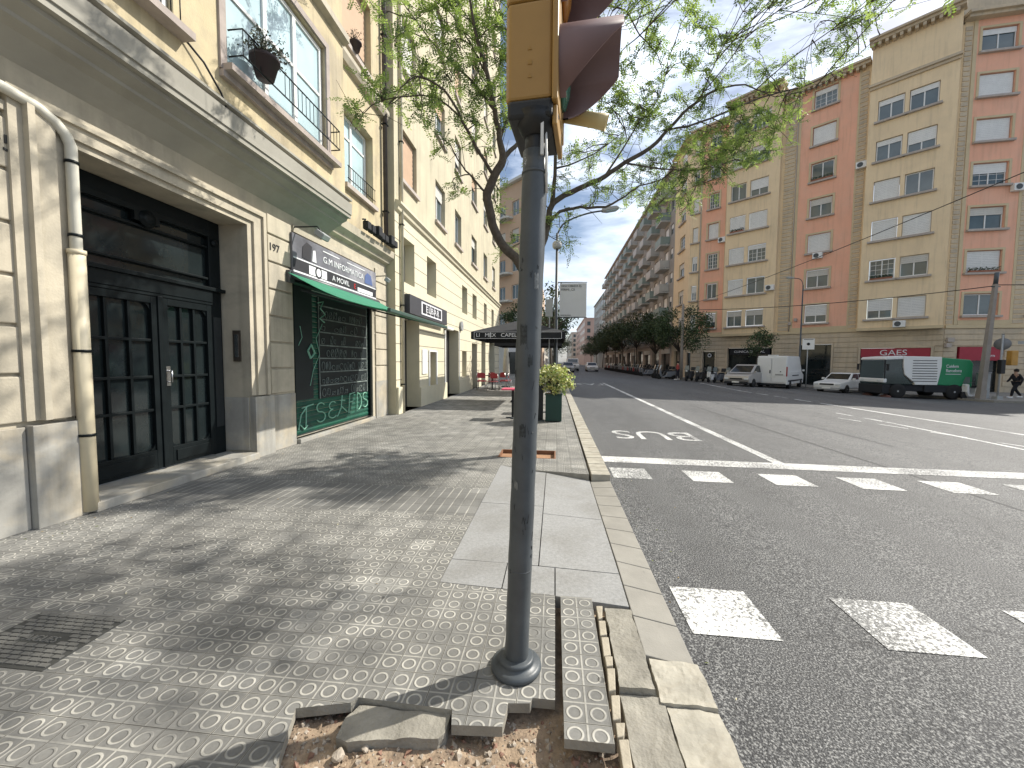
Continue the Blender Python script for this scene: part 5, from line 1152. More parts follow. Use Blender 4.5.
for z in [GB+.5+.42*k for k in range(11)]:
    if z+.36 > 4.05: break
    segs = [(0, 19)]
    for a, c, d, e in gops:
        if d-.2 < z+.18 < e+.2:
            ns = []
            for s0, s1 in segs:
                if a-.15 > s1 or c+.15 < s0: ns.append((s0, s1)); continue
                if a-.15 > s0: ns.append((s0, a-.15))
                if c+.15 < s1: ns.append((c+.15, s1))
            segs = ns
    for s0, s1 in segs: b.box(s0, s1, -.05, -.001, z, z+.36)
b.M = mR
for z in [GB+.5+.42*k for k in range(11)]:
    if z+.36 > 4.05: break
    for s0, s1 in ([(0, .7), (3.65, 5.4), (7.6, 14)] if z < 2.75 else [(0, 14)]): b.box(s0, s1, -.05, -.001, z, z+.36)
b.build('rusticated_band', BUFF, cb, bevel=.02)
b = MB(mK)   # eaves
for (a, c, v, z) in ((0, 3.8, 0, 25.3), (3.6, 8.4, BV+.25, 26.4), (8.3, 14.1, 0, 25.3), (14.05, 19.05, BV, 26.2)):
    b.box(a, c, v-.75, v+.6, z, z+.16); b.box(a, c, v-.55, v, z-.18, z-.002)
    n = int((c-a)/.4)
    for i in range(n): b.box(a+.1+i*.4, a+.28+i*.4, v-.5, v-.02, z-.42, z-.182)
b.box(3.75, 8.2, BV+.27, 3.5, 26.56, 26.6); b.box(14.2, 18.9, BV+.02, 3.5, 26.36, 26.4); b.box(14.1, 19.0, BV-.28, BV-.002, 22.9, 23.08); b.box(14.15, 18.95, BV-.14, BV-.002, 22.7, 22.898); b.box(3.9, 8.1, 2.5, 3.5, 25.3, 26.5); b.box(14.3, 18.8, 2.5, 3.5, 25.3, 26.35)
b.M = mR; b.box(-.2, 14, -.7, .6, 25.6, 25.78); b.box(-.1, 14, -.5, 0, 25.4, 25.598); b.box(-.3, 3.9, .5, 3, 25.8, 27.6)
b.M = mS; b.box(0, 5.7, -.6, .4, 25.3, 25.46)
b.build('eaves', BUFF, cb)
q = random.Random(50)
FRG = mat('pale_grey_frame', (.55, .54, .50), .6)
def cwin(M_, u0, u1, z, v, orange=False, big=False):
    r = q.random(); kw = dict(blind=q.choice([.25, .45, .6]), blindm=WHITE) if r < .38 else (dict(blind=.97, blindm=WHITE) if r < .64 else dict(blind=.35, blindm=BLIND) if r < .8 else dict(blind=None))
    w_ = window(cb, M_, u0+.03, u1-.03, z+.03, z+1.52, v+.15, (.5,), (), GLASSW, kw['blind'], kw.get('blindm'), sill=None, bars=q.choice([0, 0, 2]) if kw['blind'] is None or r < .3 else 0, fw=.06)
    b = MB(M_); b.box(u0-.18, u1+.18, v-.22, v-.001, z-.16, z-.02); b.build('sill', STONEG, w_)
    if orange or big:
        b = MB(M_)
        for (a, c, d, e) in ((u0-.16, u0-.01, z, z+1.7), (u1+.01, u1+.16, z, z+1.7), (u0-.01, u1+.01, z+1.56, z+1.7)): b.box(a, c, v-.04, v-.001, d, e)
        b.build('surround', MATS['pale_ochre_trim'], w_)
for (M_, u, z, v) in ((mK, 10.9, ZF[2]-.6, -.05), (mK, 7.5, ZF[1]+.1, BV+.25), (mK, 16.3, ZF[0]-.75, BV), (mR, 3.2, ZF[3]-.6, -.04), (mK, 13.5, ZF[4], -.06), (mK, 3.0, ZF[3]-.6, -.04)):
    b = MB(M_); b.box(u, u+.7, v-.36, v-.03, z, z+.5); a_ = b.build('air_conditioner', WHITE, cb, bevel=.02)
    b = MB(M_); b.lathe([(.19, v-.375), (.17, v-.365)], (u+.27, 0, z+.25), 16, 0, False, 'y'); b.build('fan_grille', METALG, a_)
b = MB(mK)
for u, z0, z1 in ((9.35, 4.3, 25), (1.1, 4.3, 25)): b.tube([(u, -.09, z0), (u, -.09, z1)], .035, 8)
b.pieces('gutter_pipe', STONEG, cb)
for (M_, u0, u1, z, v) in ((mK, 10.5, 12.0, ZF[4], -.04), (mK, 4.2, 5.4, ZF[3], BV+.25), (mK, 14.8, 16.1, ZF[1], BV), (mR, 1.1, 2.9, ZF[1], -.04), (mK, 2.0, 2.8, ZF[0], -.04)):
    b = MB(M_); b.box(u0, u1, v-.20, v-.02, z-.015, z+.12); fb_ = b.build('flower_box', mat('terracotta', (.28, .12, .07), .8), cb)
    b = MB(M_); qq = random.Random(int(u0*10)); [leafblob(b, (u0+(u1-u0)*(i+.5)/6, v-.11, z+.22), .14, 26, .11, qq, (0, 1)) for i in range(6)]; b.build('plant', LFD, fb_)
for z in ZF:
    cwin(mK, .25, .85, z, 0); cwin(mK, 1.87, 2.9, z, -.04, True); cwin(mK, 4.1, 5.5, z, BV+.25); cwin(mK, 5.8, 7.35, z, BV+.25); cwin(mK, 10.45, 12.05, z, -.04, True)
    if z < 22: cwin(mK, 14.7, 16.2, z, BV); cwin(mK, 16.45, 18.0, z, BV)
    cwin(mR, 1.0, 3.05, z, -.04, True); cwin(mR, 4.75, 6.4, z, 0); cwin(mS, 2.0, 3.9, z, 0)
# shop fronts
SHR = mat('shop_red', (.34, .03, .05), .5, .08)
b = MB(mK)
for a, c, d, e in gops: b.box(max(a, .04), c-.02, .28, .34, d+.01, e-.01)
b.M = mR; b.box(.87, 3.48, .28, .34, GB, 2.74); b.box(5.52, 7.48, .28, .34, GB, 2.79); b.M = mS; b.box(1.02, 3.98, .22, .28, GB, 2.79); b.pieces('shop_window', DKGLASS, cb)
b = MB(mK)
for a, c, d, e in gops[1:]:
    for (u0, u1, z0, z1) in ((a-.14, a-.001, d, e+.13), (c+.001, c+.14, d, e+.13), (a-.001, c+.001, e, e+.13)): b.box(u0, u1, -.09, -.001, z0, z1)
b.pieces('shop_frame', BUFF, cb)
b = MB(mK); b.box(14.42, 18.38, -.02, .2, 1.98, 2.68); f_ = b.build('shop_fascia', SHR, cb)
text('lettering', 'GAES', .62, mK @ frame((16.35, -.03, 2.32), (1, 0, 0), (0, 0, 1)), SW, f_, .01, 1.1)
b = MB(mR); b.box(.95, 3.46, -.10, .2, 1.75, 2.72); f_ = b.build('shop_fascia', SHR, cb)
text('lettering', 'Kern', .3, mR @ frame((2.75, -.11, 2.1), (1, 0, 0), (0, 0, 1)), SW, f_, .01, 1.0)
b = MB(mK); b.box(4.4, 7.9, -.0, .2, 2.25, 2.82); f_ = b.build('shop_fascia', BLACKM, cb)
text('lettering', 'CLINICA DENTAL', .30, mK @ frame((6.15, -.01, 2.53), (1, 0, 0), (0, 0, 1)), SW, f_, .01, 1.15)
b = MB(mK); b.lathe([(.2, .1), (.2, .13)], (2.4, .0, 2.2), 18, 0, False, 'y'); b.lathe([(.11, .08), (.11, .1)], (2.4, .0, 2.2), 18, 1, False, 'y'); b.build('emblem', [SW, BLACKM], cb)
b = MB(mK)
for (u, z, v) in ((9.75, 5.2, -.3), (9.3, 4.9, -.2)): b.box(u, u+.22, v, v+.2, z, z+.26)
b.M = mR; b.box(.0, .3, -.3, -.06, 2.7, 3.0); b.box(-.9+1, -.5+1, -.25, -.06, 3.1, 3.4); b.pieces('wall_box', STONEG, cb)
# ---- balcony building
bb = empty('apartment_building', (14.2, 85, GB), 'long grey apartment block with rows of projecting balconies along the far side of the street', 'building')
m_b = plane_frame(14.2, 118.0, -A90)     # u = 118 - Y
LB = 67.0
GREYW = mat('grey_render', (.33, .315, .29), .9, .08, 1, .1, 30, col2=(.28, .27, .25), c2scale=.5, c2amt=.5)
nb = 13; pit = LB/nb; ubs = [LB-pit*(i+1) for i in range(nb)]
b = MB(m_b); zb = [4.5+2.95*k for k in range(7)]
wall(b, 0, LB, 3.9, 25.0, [(u+.7, u+2.4, z+.05, z+2.3) for z in zb for u in ubs]+[(u+3.3, u+4.5, z+.9, z+2.2) for z in zb for u in ubs], 0, .25, 0)
wall(b, 0, LB, GB, 3.9, [(u+.5, u+4.4, GB+.05, 3.2) for u in ubs], 0, .4, 1)
b.quad((0, 0, 25), (LB, 0, 25), (LB, 14, 25), (0, 14, 25), 0); b.quad((0, 0, 0), (0, 0, 25), (0, 14, 25), (0, 14, 0), 0); b.build('wall', [GREYW, STONEG], bb)
b = MB(m_b); b.box(0, LB, -.5, .3, 25.0, 25.25); b.box(0, LB, -.25, -.001, 3.7, 3.95); b.build('eaves', STONEG, bb)
b = MB(m_b)
for u in ubs: b.box(u+.52, u+4.38, .3, .36, GB+.06, 3.19)
b.pieces('shop_window', DKGLASS, bb)
b = MB(m_b)
for i, u in enumerate(ubs):
    if i % 2 == 0: b.box(u+.5, u+4.4, -.06, -.002, 2.55, 3.15)
b.pieces('shop_fascia', mat('white_fascia', (.55, .55, .52), .6, .2, .3), bb)
BALW = mat('balcony_panel', (.46, .46, .44), .7, .1, .8); BALG = mat('balcony_panel_green', (.24, .30, .28), .6, .15, .8)
cnt = 0
for i, u in enumerate(ubs):
    for k, z in enumerate(zb):
        if cnt >= 96: break
        cnt += 1; b = MB(m_b); b.box(u+.2, u+3.0, -1.15, -.001, z-.16, z); bo = b.build('balcony', BALW, bb)
        b = MB(m_b); pm = BALG if (i*3+k) % 4 < 2 else BALW
        b.box(u+.2, u+3.0, -1.15, -1.11, z+.05, z+.95); b.box(u+.2, u+.24, -1.10, -.01, z+.05, z+.95); b.box(u+2.96, u+3.0, -1.10, -.01, z+.05, z+.95); b.build('parapet', pm, bo)
n_ = 0; fb = MB(m_b)
for u in ubs:
    for z in zb:
        two = []
        for (a, c, d, e) in ((u+.72, u+2.38, z+.06, z+2.28), (u+3.32, u+4.48, z+.92, z+2.18)):
            h = q.uniform(.3, .9)*(e-d) if q.random() < .75 else 0
            if n_ < 96:
                b = MB(m_b); b.quad((a, .15, d), (c, .15, d), (c, .15, e), (a, .15, e)); wo = b.build('window', GLASSW, bb); n_ += 1
                if h: b = MB(m_b); b.box(a+.02, c-.02, .10, .13, e-.02-h, e-.02); b.build('roller_blind', WHITE, wo)
            else:
                fb.quad((a, .15, d), (c, .15, d), (c, .15, e), (a, .15, e), 0)
                if h: fb.box(a+.02, c-.02, .10, .13, e-.02-h, e-.02, 1)
o_ = fb.build('window', [GLASSW, WHITE], bb); o_['kind'] = 'stuff'
# ---- far blocks closing the street
def farblock(x0, x1, y0, y1, h, m_, lab, nfl=6, side=1, z0=-.5):
    o_ = empty('apartment_building', ((x0+x1)/2, (y0+y1)/2, z0), lab, 'building')
    b = MB(); b.box(x0, x1, y0, y1, z0, h); b.box(x0-.3, x1+.3, y0-.3, y1+.3, h, h+.3); b.build('wall', m_, o_)
    b = MB(); xf = x0 if side > 0 else x1
    for k in range(nfl):
        z = 4+(h-4.5)*k/nfl
        for j in range(int((y1-y0)/4)): b.box(xf-.04, xf+.04, y0+1+j*4, y0+2.3+j*4, z+.6, z+2.2)
        for j in range(int((x1-x0)/3.4)): b.box(x0+1+j*3.4, x0+2.3+j*3.4, y0-.04, y0+.04, z+.6, z+2.2)
    b.pieces('window', GLASSW, o_)
PNK = mat('pink_render', (.52, .38, .33), .9, .06)
farblock(15.0, 26, 122, 160, 22.5, GREYW, 'grey block following the balconied one down the street', 6)
farblock(12.0, 26, 168, 230, 19.0, PNK, 'pinkish block with a dark eaves band at the far end of the street', 5)
farblock(9.5, 26, 236, 330, 18, mat('cream_render', (.5, .46, .40), .9), 'pale distant block beyond the pinkish one', 5)
farblock(-20, -5.5, 135, 320, 16, MATS['cream_render'], 'pale distant row on the left side of the street', 5, -1)
# ---- trees
def tree(x, y, z0, h, r, lab, seed, trunk_h=None, n=2600, leaf=.16, name='street_tree', grp=None, mi=(0, 0, 1, 2), tr_=.11, fl=.8):
    q = random.Random(seed); root = empty(name, (x, y, z0), lab, 'tree', grp); th = trunk_h or h*.42
    b = MB(); top = Vector((x+q.uniform(-.2, .2), y, z0+th)); b.tube([(x, y, z0-.1), (x+.03, y, z0+th*.5), top], [tr_*1.2, tr_, tr_*.85], 9)
    cc = Vector((x, y, z0+h-r*fl)); blobs = []
    for i in range(15):
        d = Vector((q.gauss(0, 1), q.gauss(0, 1), q.gauss(.1, .8))).normalized()*q.uniform(.45, .95)*r; d.z *= fl; e = cc+d
        b.tube([top, top.lerp(e, .5)+Vector((0, 0, .15)), e], [tr_*.5, tr_*.28, .02], 6); blobs.append((e, r*q.uniform(.26, .46)))
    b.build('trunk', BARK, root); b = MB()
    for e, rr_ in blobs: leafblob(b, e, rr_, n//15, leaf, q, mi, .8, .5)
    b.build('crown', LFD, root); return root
tree(12.2, 40.8, zp(12.4), 7.3, 3.0, 'round dark green tree in front of the balconied block, left of the concrete pole', 1, 2.6, 7000, .17)
tree(17.6, 37.4, zp(17.6), 4.7, 1.35, 'small young tree behind the silver car before the dark shop sign', 2, 2.6, 1500, .16, tr_=.07)
for i, (x, y, h, r) in enumerate([(12.3, 51, 6.6, 2.4), (11.8, 60, 9.2, 3.6), (11.3, 69, 9.8, 3.9), (11.6, 79, 9.5, 3.9), (11.4, 90, 9.5, 4.0), (12.0, 103, 9.0, 3.6), (12.0, 118, 9, 3.6), (12, 136, 9, 4)]):
    tree(x, y, zp(x), h, r, ['slim tree just left of the round dark tree', 'tall dark tree of the far kerb, tallest of the clump', 'dense dark tree in the middle of the far kerb row', 'dark tree behind the tallest of the far row', 'far kerb tree near the grey lamp arm', 'dark tree toward the end of the balconied block', 'distant dark kerb tree before the pinkish block', 'farthest dark kerb tree on the right side'][i], 10+i, h*.38, 4600, .24, mi=(0, 1, 1, 0), grp='trees of the far kerb')
for i, (x, y, h, r) in enumerate([(-.3, 23, 5.8, 1.6), (-.3, 31, 5.8, 1.7), (-.3, 42, 6.5, 2.2), (-.2, 56, 7, 2.5), (.1, 75, 7.5, 3.0), (.6, 100, 8.5, 3.6), (.4, 125, 9, 4)]):
    tree(x, y, 0, h, r, ['sparse kerb tree whose dark leaves show round the hanging banner', 'second kerb tree behind the banner', 'kerb tree past the terrace, half hidden by the grey pole', 'kerb tree beyond the parasols on the near side', 'near side kerb tree above the distant traffic', 'dense dark tree closing the near kerb far down the street', 'most distant tree of the near kerb'][i], 30+i, h*.5, 1500, .15+.02*i, grp='trees of the near kerb')
tree(-3.6, 40, 0, 7.2, 1.9, 'bushy green tree against the apricot corner block', 60, 2.5, 2200, .16)
# ---- vehicles
SILV = mat('silver_car_paint', (.40, .38, .36), .3, .04, metal=.3); WHTV = mat('white_car_paint', (.70, .70, .68), .3, .03); DRKV = mat('dark_car_paint', (.06, .065, .075), .3)
PLATE = mat('number_plate', (.7, .7, .66), .5); HLM = mat('headlight_glass', (.6, .62, .62), .15, .05, spec=.8); TLM = mat('tail_light', (.3, .02, .02), .3)
def car(lab, loc, rz, L_, W_, H_, prof, cab, paint, wx, wr=.31, cat='car', grp=None, name='parked_car', rear_lights=True, grille=True):
    "x forward; prof: body side outline (x,z); cab: (x0b,x1b,x0t,x1t,zb,zt) greenhouse"
    root = empty(name, (0, 0, 0), lab, cat, grp); h = W_/2
    b = MB(); b.prism(prof, 'y', -h, h); bo = b.build('body', paint, root, bevel=.07, bseg=3)
    x0, x1, t0, t1, zb, zt = cab; s_ = .80 if H_ < 1.8 else .93
    b = MB(); vs = [(x0, -h*.94, zb), (x1, -h*.94, zb), (x1, h*.94, zb), (x0, h*.94, zb), (t0, -h*s_, zt), (t1, -h*s_, zt), (t1, h*s_, zt), (t0, h*s_, zt)]
    b.add(vs, [(4, 5, 6, 7), (0, 1, 5, 4), (1, 2, 6, 5), (2, 3, 7, 6), (3, 0, 4, 7)]); b.build('cabin', paint, root, bevel=.05)
    V8 = [Vector(v) for v in vs]
    def pane(a, b_, c, d, ins=.07, lft=.012, split=None):
        n_ = (b_-a).cross(d-a).normalized(); o_ = MB(); P_ = lambda s, t: (a.lerp(b_, s)).lerp(d.lerp(c, s), t)+n_*lft
        rngs = [(ins, 1-ins)] if not split else [(ins*.8, split-.02), (split+.02, 1-ins*.8)]
        for s0, s1 in rngs: o_.quad(P_(s0, .12), P_(s1, .12), P_(s1, .86), P_(s0, .86))
        o_.build('car_window', DKGLASS, root)
    pane(V8[1], V8[2], V8[6], V8[5]); pane(V8[3], V8[0], V8[4], V8[7]); pane(V8[0], V8[1], V8[5], V8[4], split=.5); pane(V8[2], V8[3], V8[7], V8[6], split=.5)
    for x in wx:
        for s in (-1, 1):
            b = MB(); b.lathe([(wr*.6, -.10), (wr*.97, -.10), (wr, -.06), (wr, .06), (wr*.97, .10), (wr*.6, .10)], (x, s*(h-.09), wr), 22, 0, True, 'y'); w_ = b.build('wheel', RUBBER, root)
            b = MB(); b.lathe([(wr*.6, s*.085), (wr*.5, s*.07), (wr*.15, s*.09), (.02, s*.105)], (x, s*(h-.09), wr), 14, 0, True, 'y'); b.build('rim', METALL, w_)
    zx = [p for p in prof]; xf = max(p[0] for p in prof); xr = min(p[0] for p in prof); zl = .62 if H_ < 1.8 else .85
    for s in (-1, 1):
        b = MB(); b.box(xf-.12, xf+.012, s*h*.78-.14, s*h*.78+.14, zl-.07, zl+.07); b.build('headlight', HLM, root, bevel=.02)
        b = MB(); b.box(xr-.012, xr+.10, s*h*.84-.08, s*h*.84+.08, zl+.0, zl+(.22 if H_ < 1.8 else .6)); b.build('tail_light', TLM, root, bevel=.02)
        b = MB(); b.box(x1-.35, x1-.2, s*(h+.02), s*(h+.16), zb+.02, zb+.16); b.build('mirror', paint, root, bevel=.02)
    b = MB(); b.box(xf-.1, xf+.014, -h*.5, h*.5, zl-.05, zl+.05); b.build('grille', BLACK, root)
    b = MB(); b.box(xf-.05, xf+.05, -h*.92, h*.92, .25, .42); b.box(xr-.04, xr+.05, -h*.92, h*.92, .25, .42); b.build('bumper', BLACKM if H_ > 1.5 else METALL, root, bevel=.03)
    b = MB(); b.box(xf+.045, xf+.056, -.26, .26, .33, .44); b.box(xr-.056, xr-.041, -.26, .26, .45 if H_ < 2 else .85, .56 if H_ < 2 else .96); b.build('number_plate', PLATE, root)
    root.location = loc; root.rotation_euler.z = rz; return root
AZP = radians(90-40)       # vehicles parked nose-in on the chamfer: local x points away from the camera at azimuth 40
bmwp = [(-2.15, .35), (2.1, .30), (2.18, .55), (2.15, .74), (.85, .88), (-1.3, .92), (-2.12, .90), (-2.18, .6)]
def gl(x, y): return (x, y, gz(x)+.004)
car('old white saloon with black grille, parked nose out between van and street sweeper', gl(20.35, 30.7), radians(90-57)+pi, 4.3, 1.66, 1.38, bmwp, (-1.55, .95, -1.0, .25, .88, 1.38), WHTV, (-1.3, 1.35), .30, grp='cars parked on the chamfered corner')
mpvp = [(-2.1, .3), (2.0, .3), (2.12, .6), (2.05, .88), (1.2, 1.05), (-2.0, 1.08), (-2.12, .7)]
mv = car('silver people carrier parked nose out left of the white van', gl(14.9, 32.6), radians(90-48)+pi, 4.3, 1.8, 1.68, mpvp, (-2.0, 1.55, -1.6, .55, 1.02, 1.66), SILV, (-1.3, 1.3), .32, grp='cars parked on the chamfered corner')
vanp = [(-2.7, .35), (2.55, .35), (2.7, .6), (2.62, 1.0), (1.95, 1.25), (1.95, 1.3), (-2.7, 1.3)]
vroot = car('tall white panel van seen from behind, between silver car and old saloon', gl(17.7, 33.6), AZP, 5.4, 2.0, 2.45, vanp, (-2.70, 2.35, -2.62, 1.35, 1.25, 2.44), WHTV, (-1.75, 1.75), .34, 'van', name='parked_van')
# make the van's rear solid: doors over the glazing
KV = KIDS[vroot.name]
for o_ in list(KV):
    if o_.name.startswith('car_window'):
        me = o_.data; cx_ = sum(v.co.x for v in me.vertices)/len(me.vertices)
        if cx_ < 1.0: KV.remove(o_); bpy.data.objects.remove(o_)
def kid(root, mb, name, m_, **k):
    Mx = Matrix.Translation(root.location) @ Matrix.Rotation(root.rotation_euler.z, 4, 'Z')
    mb.v = [tuple(Mx @ Vector(v)) for v in mb.v]; return mb.build(name, m_, root, **k)
b = MB()
for s in (-1, 1): b.box(-2.745, -2.705, min(s*.02, s*.93), max(s*.02, s*.93), .50, 2.30)
kid(vroot, b, 'rear_door', WHTV, bevel=.02)
b = MB(); b.box(-2.76, -2.748, .05, .12, 1.15, 1.40); b.box(-2.76, -2.748, -.62, -.54, 1.25, 1.32); kid(vroot, b, 'handle', BLACK)
b = MB(); b.box(-1.2, .9, -1.012, -.98, .95, 1.02); b.box(-2.4, 2.3, -1.015, -.98, .55, .66); b.box(-2.4, 2.3, .98, 1.015, .55, .66); kid(vroot, b, 'side_moulding', BLACKM)
for s in (-1, 1): b = MB(); b.box(-2.74, -2.66, s*.95-.05, s*.95+.055, .95, 1.65); kid(vroot, b, 'tail_light', TLM, bevel=.01)
b = MB(); b.box(-2.77, -2.75, -.75, -.25, 1.02, 1.12); kid(vroot, b, 'number_plate', mat('dull_plate', (.35, .35, .33), .6))
b = MB(); b.box(-2.6, -2.2, -.3, .3, 2.44, 2.52); kid(vroot, b, 'roof_vent', WHTV, bevel=.02)
# distant traffic
hp = [(-1.95, .3), (1.9, .3), (2.0, .6), (1.9, .8), (1.0, .92), (-1.9, .98), (-1.98, .6)]
car('small white car driving towards the camera, rightmost of the distant traffic', (5.9, 66, gz(5.9)+.004), -pi/2, 4, 1.75, 1.5, hp, (-1.85, 1.2, -1.4, .3, .94, 1.46), WHTV, (-1.25, 1.25), .3, name='car', grp='distant traffic')
car('white delivery van among the distant traffic', (2.9, 68, gz(2.9)+.004), -pi/2, 5.2, 1.95, 2.1, vanp, (-2.6, 2.2, -2.5, 1.3, 1.25, 2.05), WHTV, (-1.6, 1.6), .33, 'van', name='van', grp='distant traffic')
car('pale car behind the flower planter, leftmost of the distant traffic', (1.9, 60, gz(1.9)+.004), -pi/2, 4, 1.75, 1.5, hp, (-1.85, 1.2, -1.4, .3, .94, 1.46), SILV, (-1.25, 1.25), .3, name='car', grp='distant traffic')
# ---- street sweeper lorry
SG = mat('sweeper_green', (.01, .20, .08), .4, .06); 
sw = empty('street_sweeper', (0, 0, 0), 'white and green street sweeping lorry with black cab glass in front of the red shop', 'street sweeper')
b = MB(); b.prism([(-3.3, .75), (-3.3, 2.15), (-3.1, 2.38), (-1.1, 2.52), (-1.0, .85)], 'y', -1.02, 1.02, 0); b.build('hopper', SG, sw, bevel=.06, bseg=3)
b = MB(); b.prism([(-1.0, .85), (-1.12, 1.4), (-1.22, 2.0), (-1.20, 2.54), (.85, 2.58), (.85, 2.0), (.62, 1.45), (.1, .95), (.1, .85)], 'y', -1.04, 1.04); b.build('body', WHTV, sw, bevel=.03, bseg=3)
b = MB(); b.prism([(.12, .85), (.66, 1.45), (.9, 2.0), (.9, 2.42), (3.0, 2.36), (3.12, 1.2), (3.12, .85)], 'y', -1.0, 1.0); b.build('cab_glass', mat('green_black_glass', (.012, .03, .028), .1, .3, 1, spec=.8), sw, bevel=.05)
b = MB(); b.prism([(.8, 2.40), (3.05, 2.34), (3.12, 2.42), (2.9, 2.52), (.9, 2.60)], 'y', -1.03, 1.03); b.build('cab_roof', WHTV, sw, bevel=.04)
b = MB(); b.box(2.7, 3.2, -1.03, 1.03, .95, 1.22); b.build('cab_front_panel', WHTV, sw, bevel=.06)
for s in (-1, 1): b = MB(); b.box(3.19, 3.22, s*.7-.15, s*.7+.15, 1.02, 1.14); b.build('headlight', HLM, sw)
for s in (-1, 1):
    b = MB(); b.box(2.96, 3.05, s*1.0-.04, s*1.0+.04, 1.2, 2.35); b.build('pillar', BLACK, sw)
    b = MB(); b.box(3.0, 3.1, s*1.25-.08, s*1.25+.08, 1.7, 2.1); b.box(3.0, 3.05, min(s*1.0, s*1.2), max(s*1.0, s*1.2), 2.05, 2.1); b.build('mirror', BLACK, sw)
b = MB(); b.box(-3.2, 3.1, -.92, .92, .45, .86); b.box(-2.9, -.4, -1.02, 1.02, .40, .84); b.box(2.2, 3.25, -1.0, 1.0, .28, .85); b.build('chassis', BLACKM, sw, bevel=.04)
b = MB()
for k in range(9):
    for s in (-1.05, 1.05): b.box(-.95+(.04 if k > 5 else 0), .25, min(s, s*.99), max(s, s*.99), 1.05+.155*k, 1.09+.155*k)
b.pieces('louvre', BLACK, sw)
for x in (-2.15, 1.35):
    for s in (-1, 1):
        b = MB(); b.lathe([(.22, -.14), (.42, -.14), (.45, -.1), (.45, .1), (.42, .14), (.22, .14)], (x, s*.92, .45), 24, 0, True, 'y'); w_ = b.build('wheel', RUBBER, sw)
        b = MB(); b.lathe([(.24, s*.12), (.20, s*.09), (.09, s*.13), (.02, s*.15)], (x, s*.92, .45), 16, 0, True, 'y'); b.build('rim', METALL, w_)
for s in (-1, 1):
    b = MB(); b.lathe([(.42, .02), (.34, .16), (.12, .22), (.08, .35)], (2.35, s*.75, 0), 20, 0); b.build('brush', mat('brush_bristle', (.14, .07, .06), .9, .3, 30), sw)
text('lettering', 'Cuidem', .26, frame((-1.5, 1.03, 1.98), (-1, 0, 0), (0, 0, 1)), SW, sw, .008, 1, 'LEFT'); text('lettering', 'Barcelona', .26, frame((-1.5, 1.03, 1.72), (-1, 0, 0), (0, 0, 1)), SW, sw, .008, 1, 'LEFT')
b = MB(); b.box(-2.5, -1.5, 1.022, 1.03, 1.50, 1.53); b.build('lettering_line', SW, sw)
SWA = math.atan2(.03, -1)
fsw = lambda x: -1.1+(x+1)*.8 if x < -1 else x*1.1 if x < .6 else .66+(x-.6)*.45
for o_ in KIDS[sw.name]:
    subs_ = KIDS.get(o_.name, [])
    if o_.name.startswith('wheel'):
        cx_ = sum(v.co.x for v in o_.data.vertices)/len(o_.data.vertices)
        for m_ in [o_]+subs_:
            for v in m_.data.vertices: v.co.x += fsw(cx_)-cx_
    else:
        for v in o_.data.vertices: v.co.x = fsw(v.co.x)
sw.location = (21.75, 27.6, gz(21.9)+.01); sw.rotation_euler.z = SWA
# ---- scooters and motorbikes
def scooter(col):
    root = empty('motor_scooter', (0, 0, 0)); m_ = mat('scooter_paint_%s' % col[0], col[1], .35)
    for x in (-.62, .66):
        b = MB(); b.lathe([(.15, -.05), (.23, -.05), (.25, 0), (.23, .05), (.15, .05)], (x, 0, .25), 18, 0, True, 'y'); w_ = b.build('wheel', RUBBER, root)
        b = MB(); b.lathe([(.15, -.03), (.15, .03)], (x, 0, .25), 12, 0, True, 'y'); b.build('rim', METALL, w_)
    b = MB(); b.prism([(-.95, .55), (-.85, .78), (-.1, .72), (.05, .35), (.35, .28), (.42, .35), (.5, .95), (.62, .95), (.66, .5), (.5, .2), (-.4, .22)], 'y', -.16, .16); b.build('body', m_, root, bevel=.05)
    b = MB(); b.prism([(-.9, .78), (-.8, .88), (-.3, .84), (-.05, .74)], 'y', -.14, .14); b.build('seat', BLACKM, root, bevel=.03)
    b = MB(); b.tube([(.48, -.33, 1.08), (.52, -.1, 1.0), (.52, .1, 1.0), (.48, .33, 1.08)], .018, 6); b.tube([(.52, 0, 1.0), (.66, 0, .3)], .03, 6); b.tube([(.5, .28, 1.05), (.5, .34, 1.28)], .01, 5); b.tube([(.5, -.28, 1.05), (.5, -.34, 1.28)], .01, 5); b.build('handlebar', METALG, root)
    b = MB(); b.add([(.60, -.2, 1.0), (.60, .2, 1.0), (.48, .15, 1.38), (.48, -.15, 1.38)], [(0, 1, 2, 3)]); b.build('windscreen', GLASSW, root)
    b = MB(); b.box(.60, .68, -.08, .08, .84, .96); b.build('headlight', HLM, root, bevel=.02)
    b = MB(); b.prism([(-1.15, .92), (-1.12, 1.22), (-.85, 1.25), (-.78, .92)], 'y', -.17, .17); b.build('top_box', BLACK, root, bevel=.04)
    return root
PR = [scooter(c) for c in (('black', (.02, .02, .022)), ('white', (.6, .6, .58)), ('red', (.25, .03, .03)), ('grey', (.16, .17, .19)))]
CN = ['black', 'white', 'red', 'grey']
spots = []
for i in range(11): spots.append((9.9+i*.02, 38.2+i*1.0*.0, 0))
spots = [(11.9, 37.1), (12.7, 36.7), (13.5, 36.3), (14.3, 36.9), (15.1, 36.6), (10.75, 40.2), (10.75, 41.3), (10.75, 42.4)]+[(10.7, 48+1.35*i) for i in range(26)]
q = random.Random(3); used = [False]*4
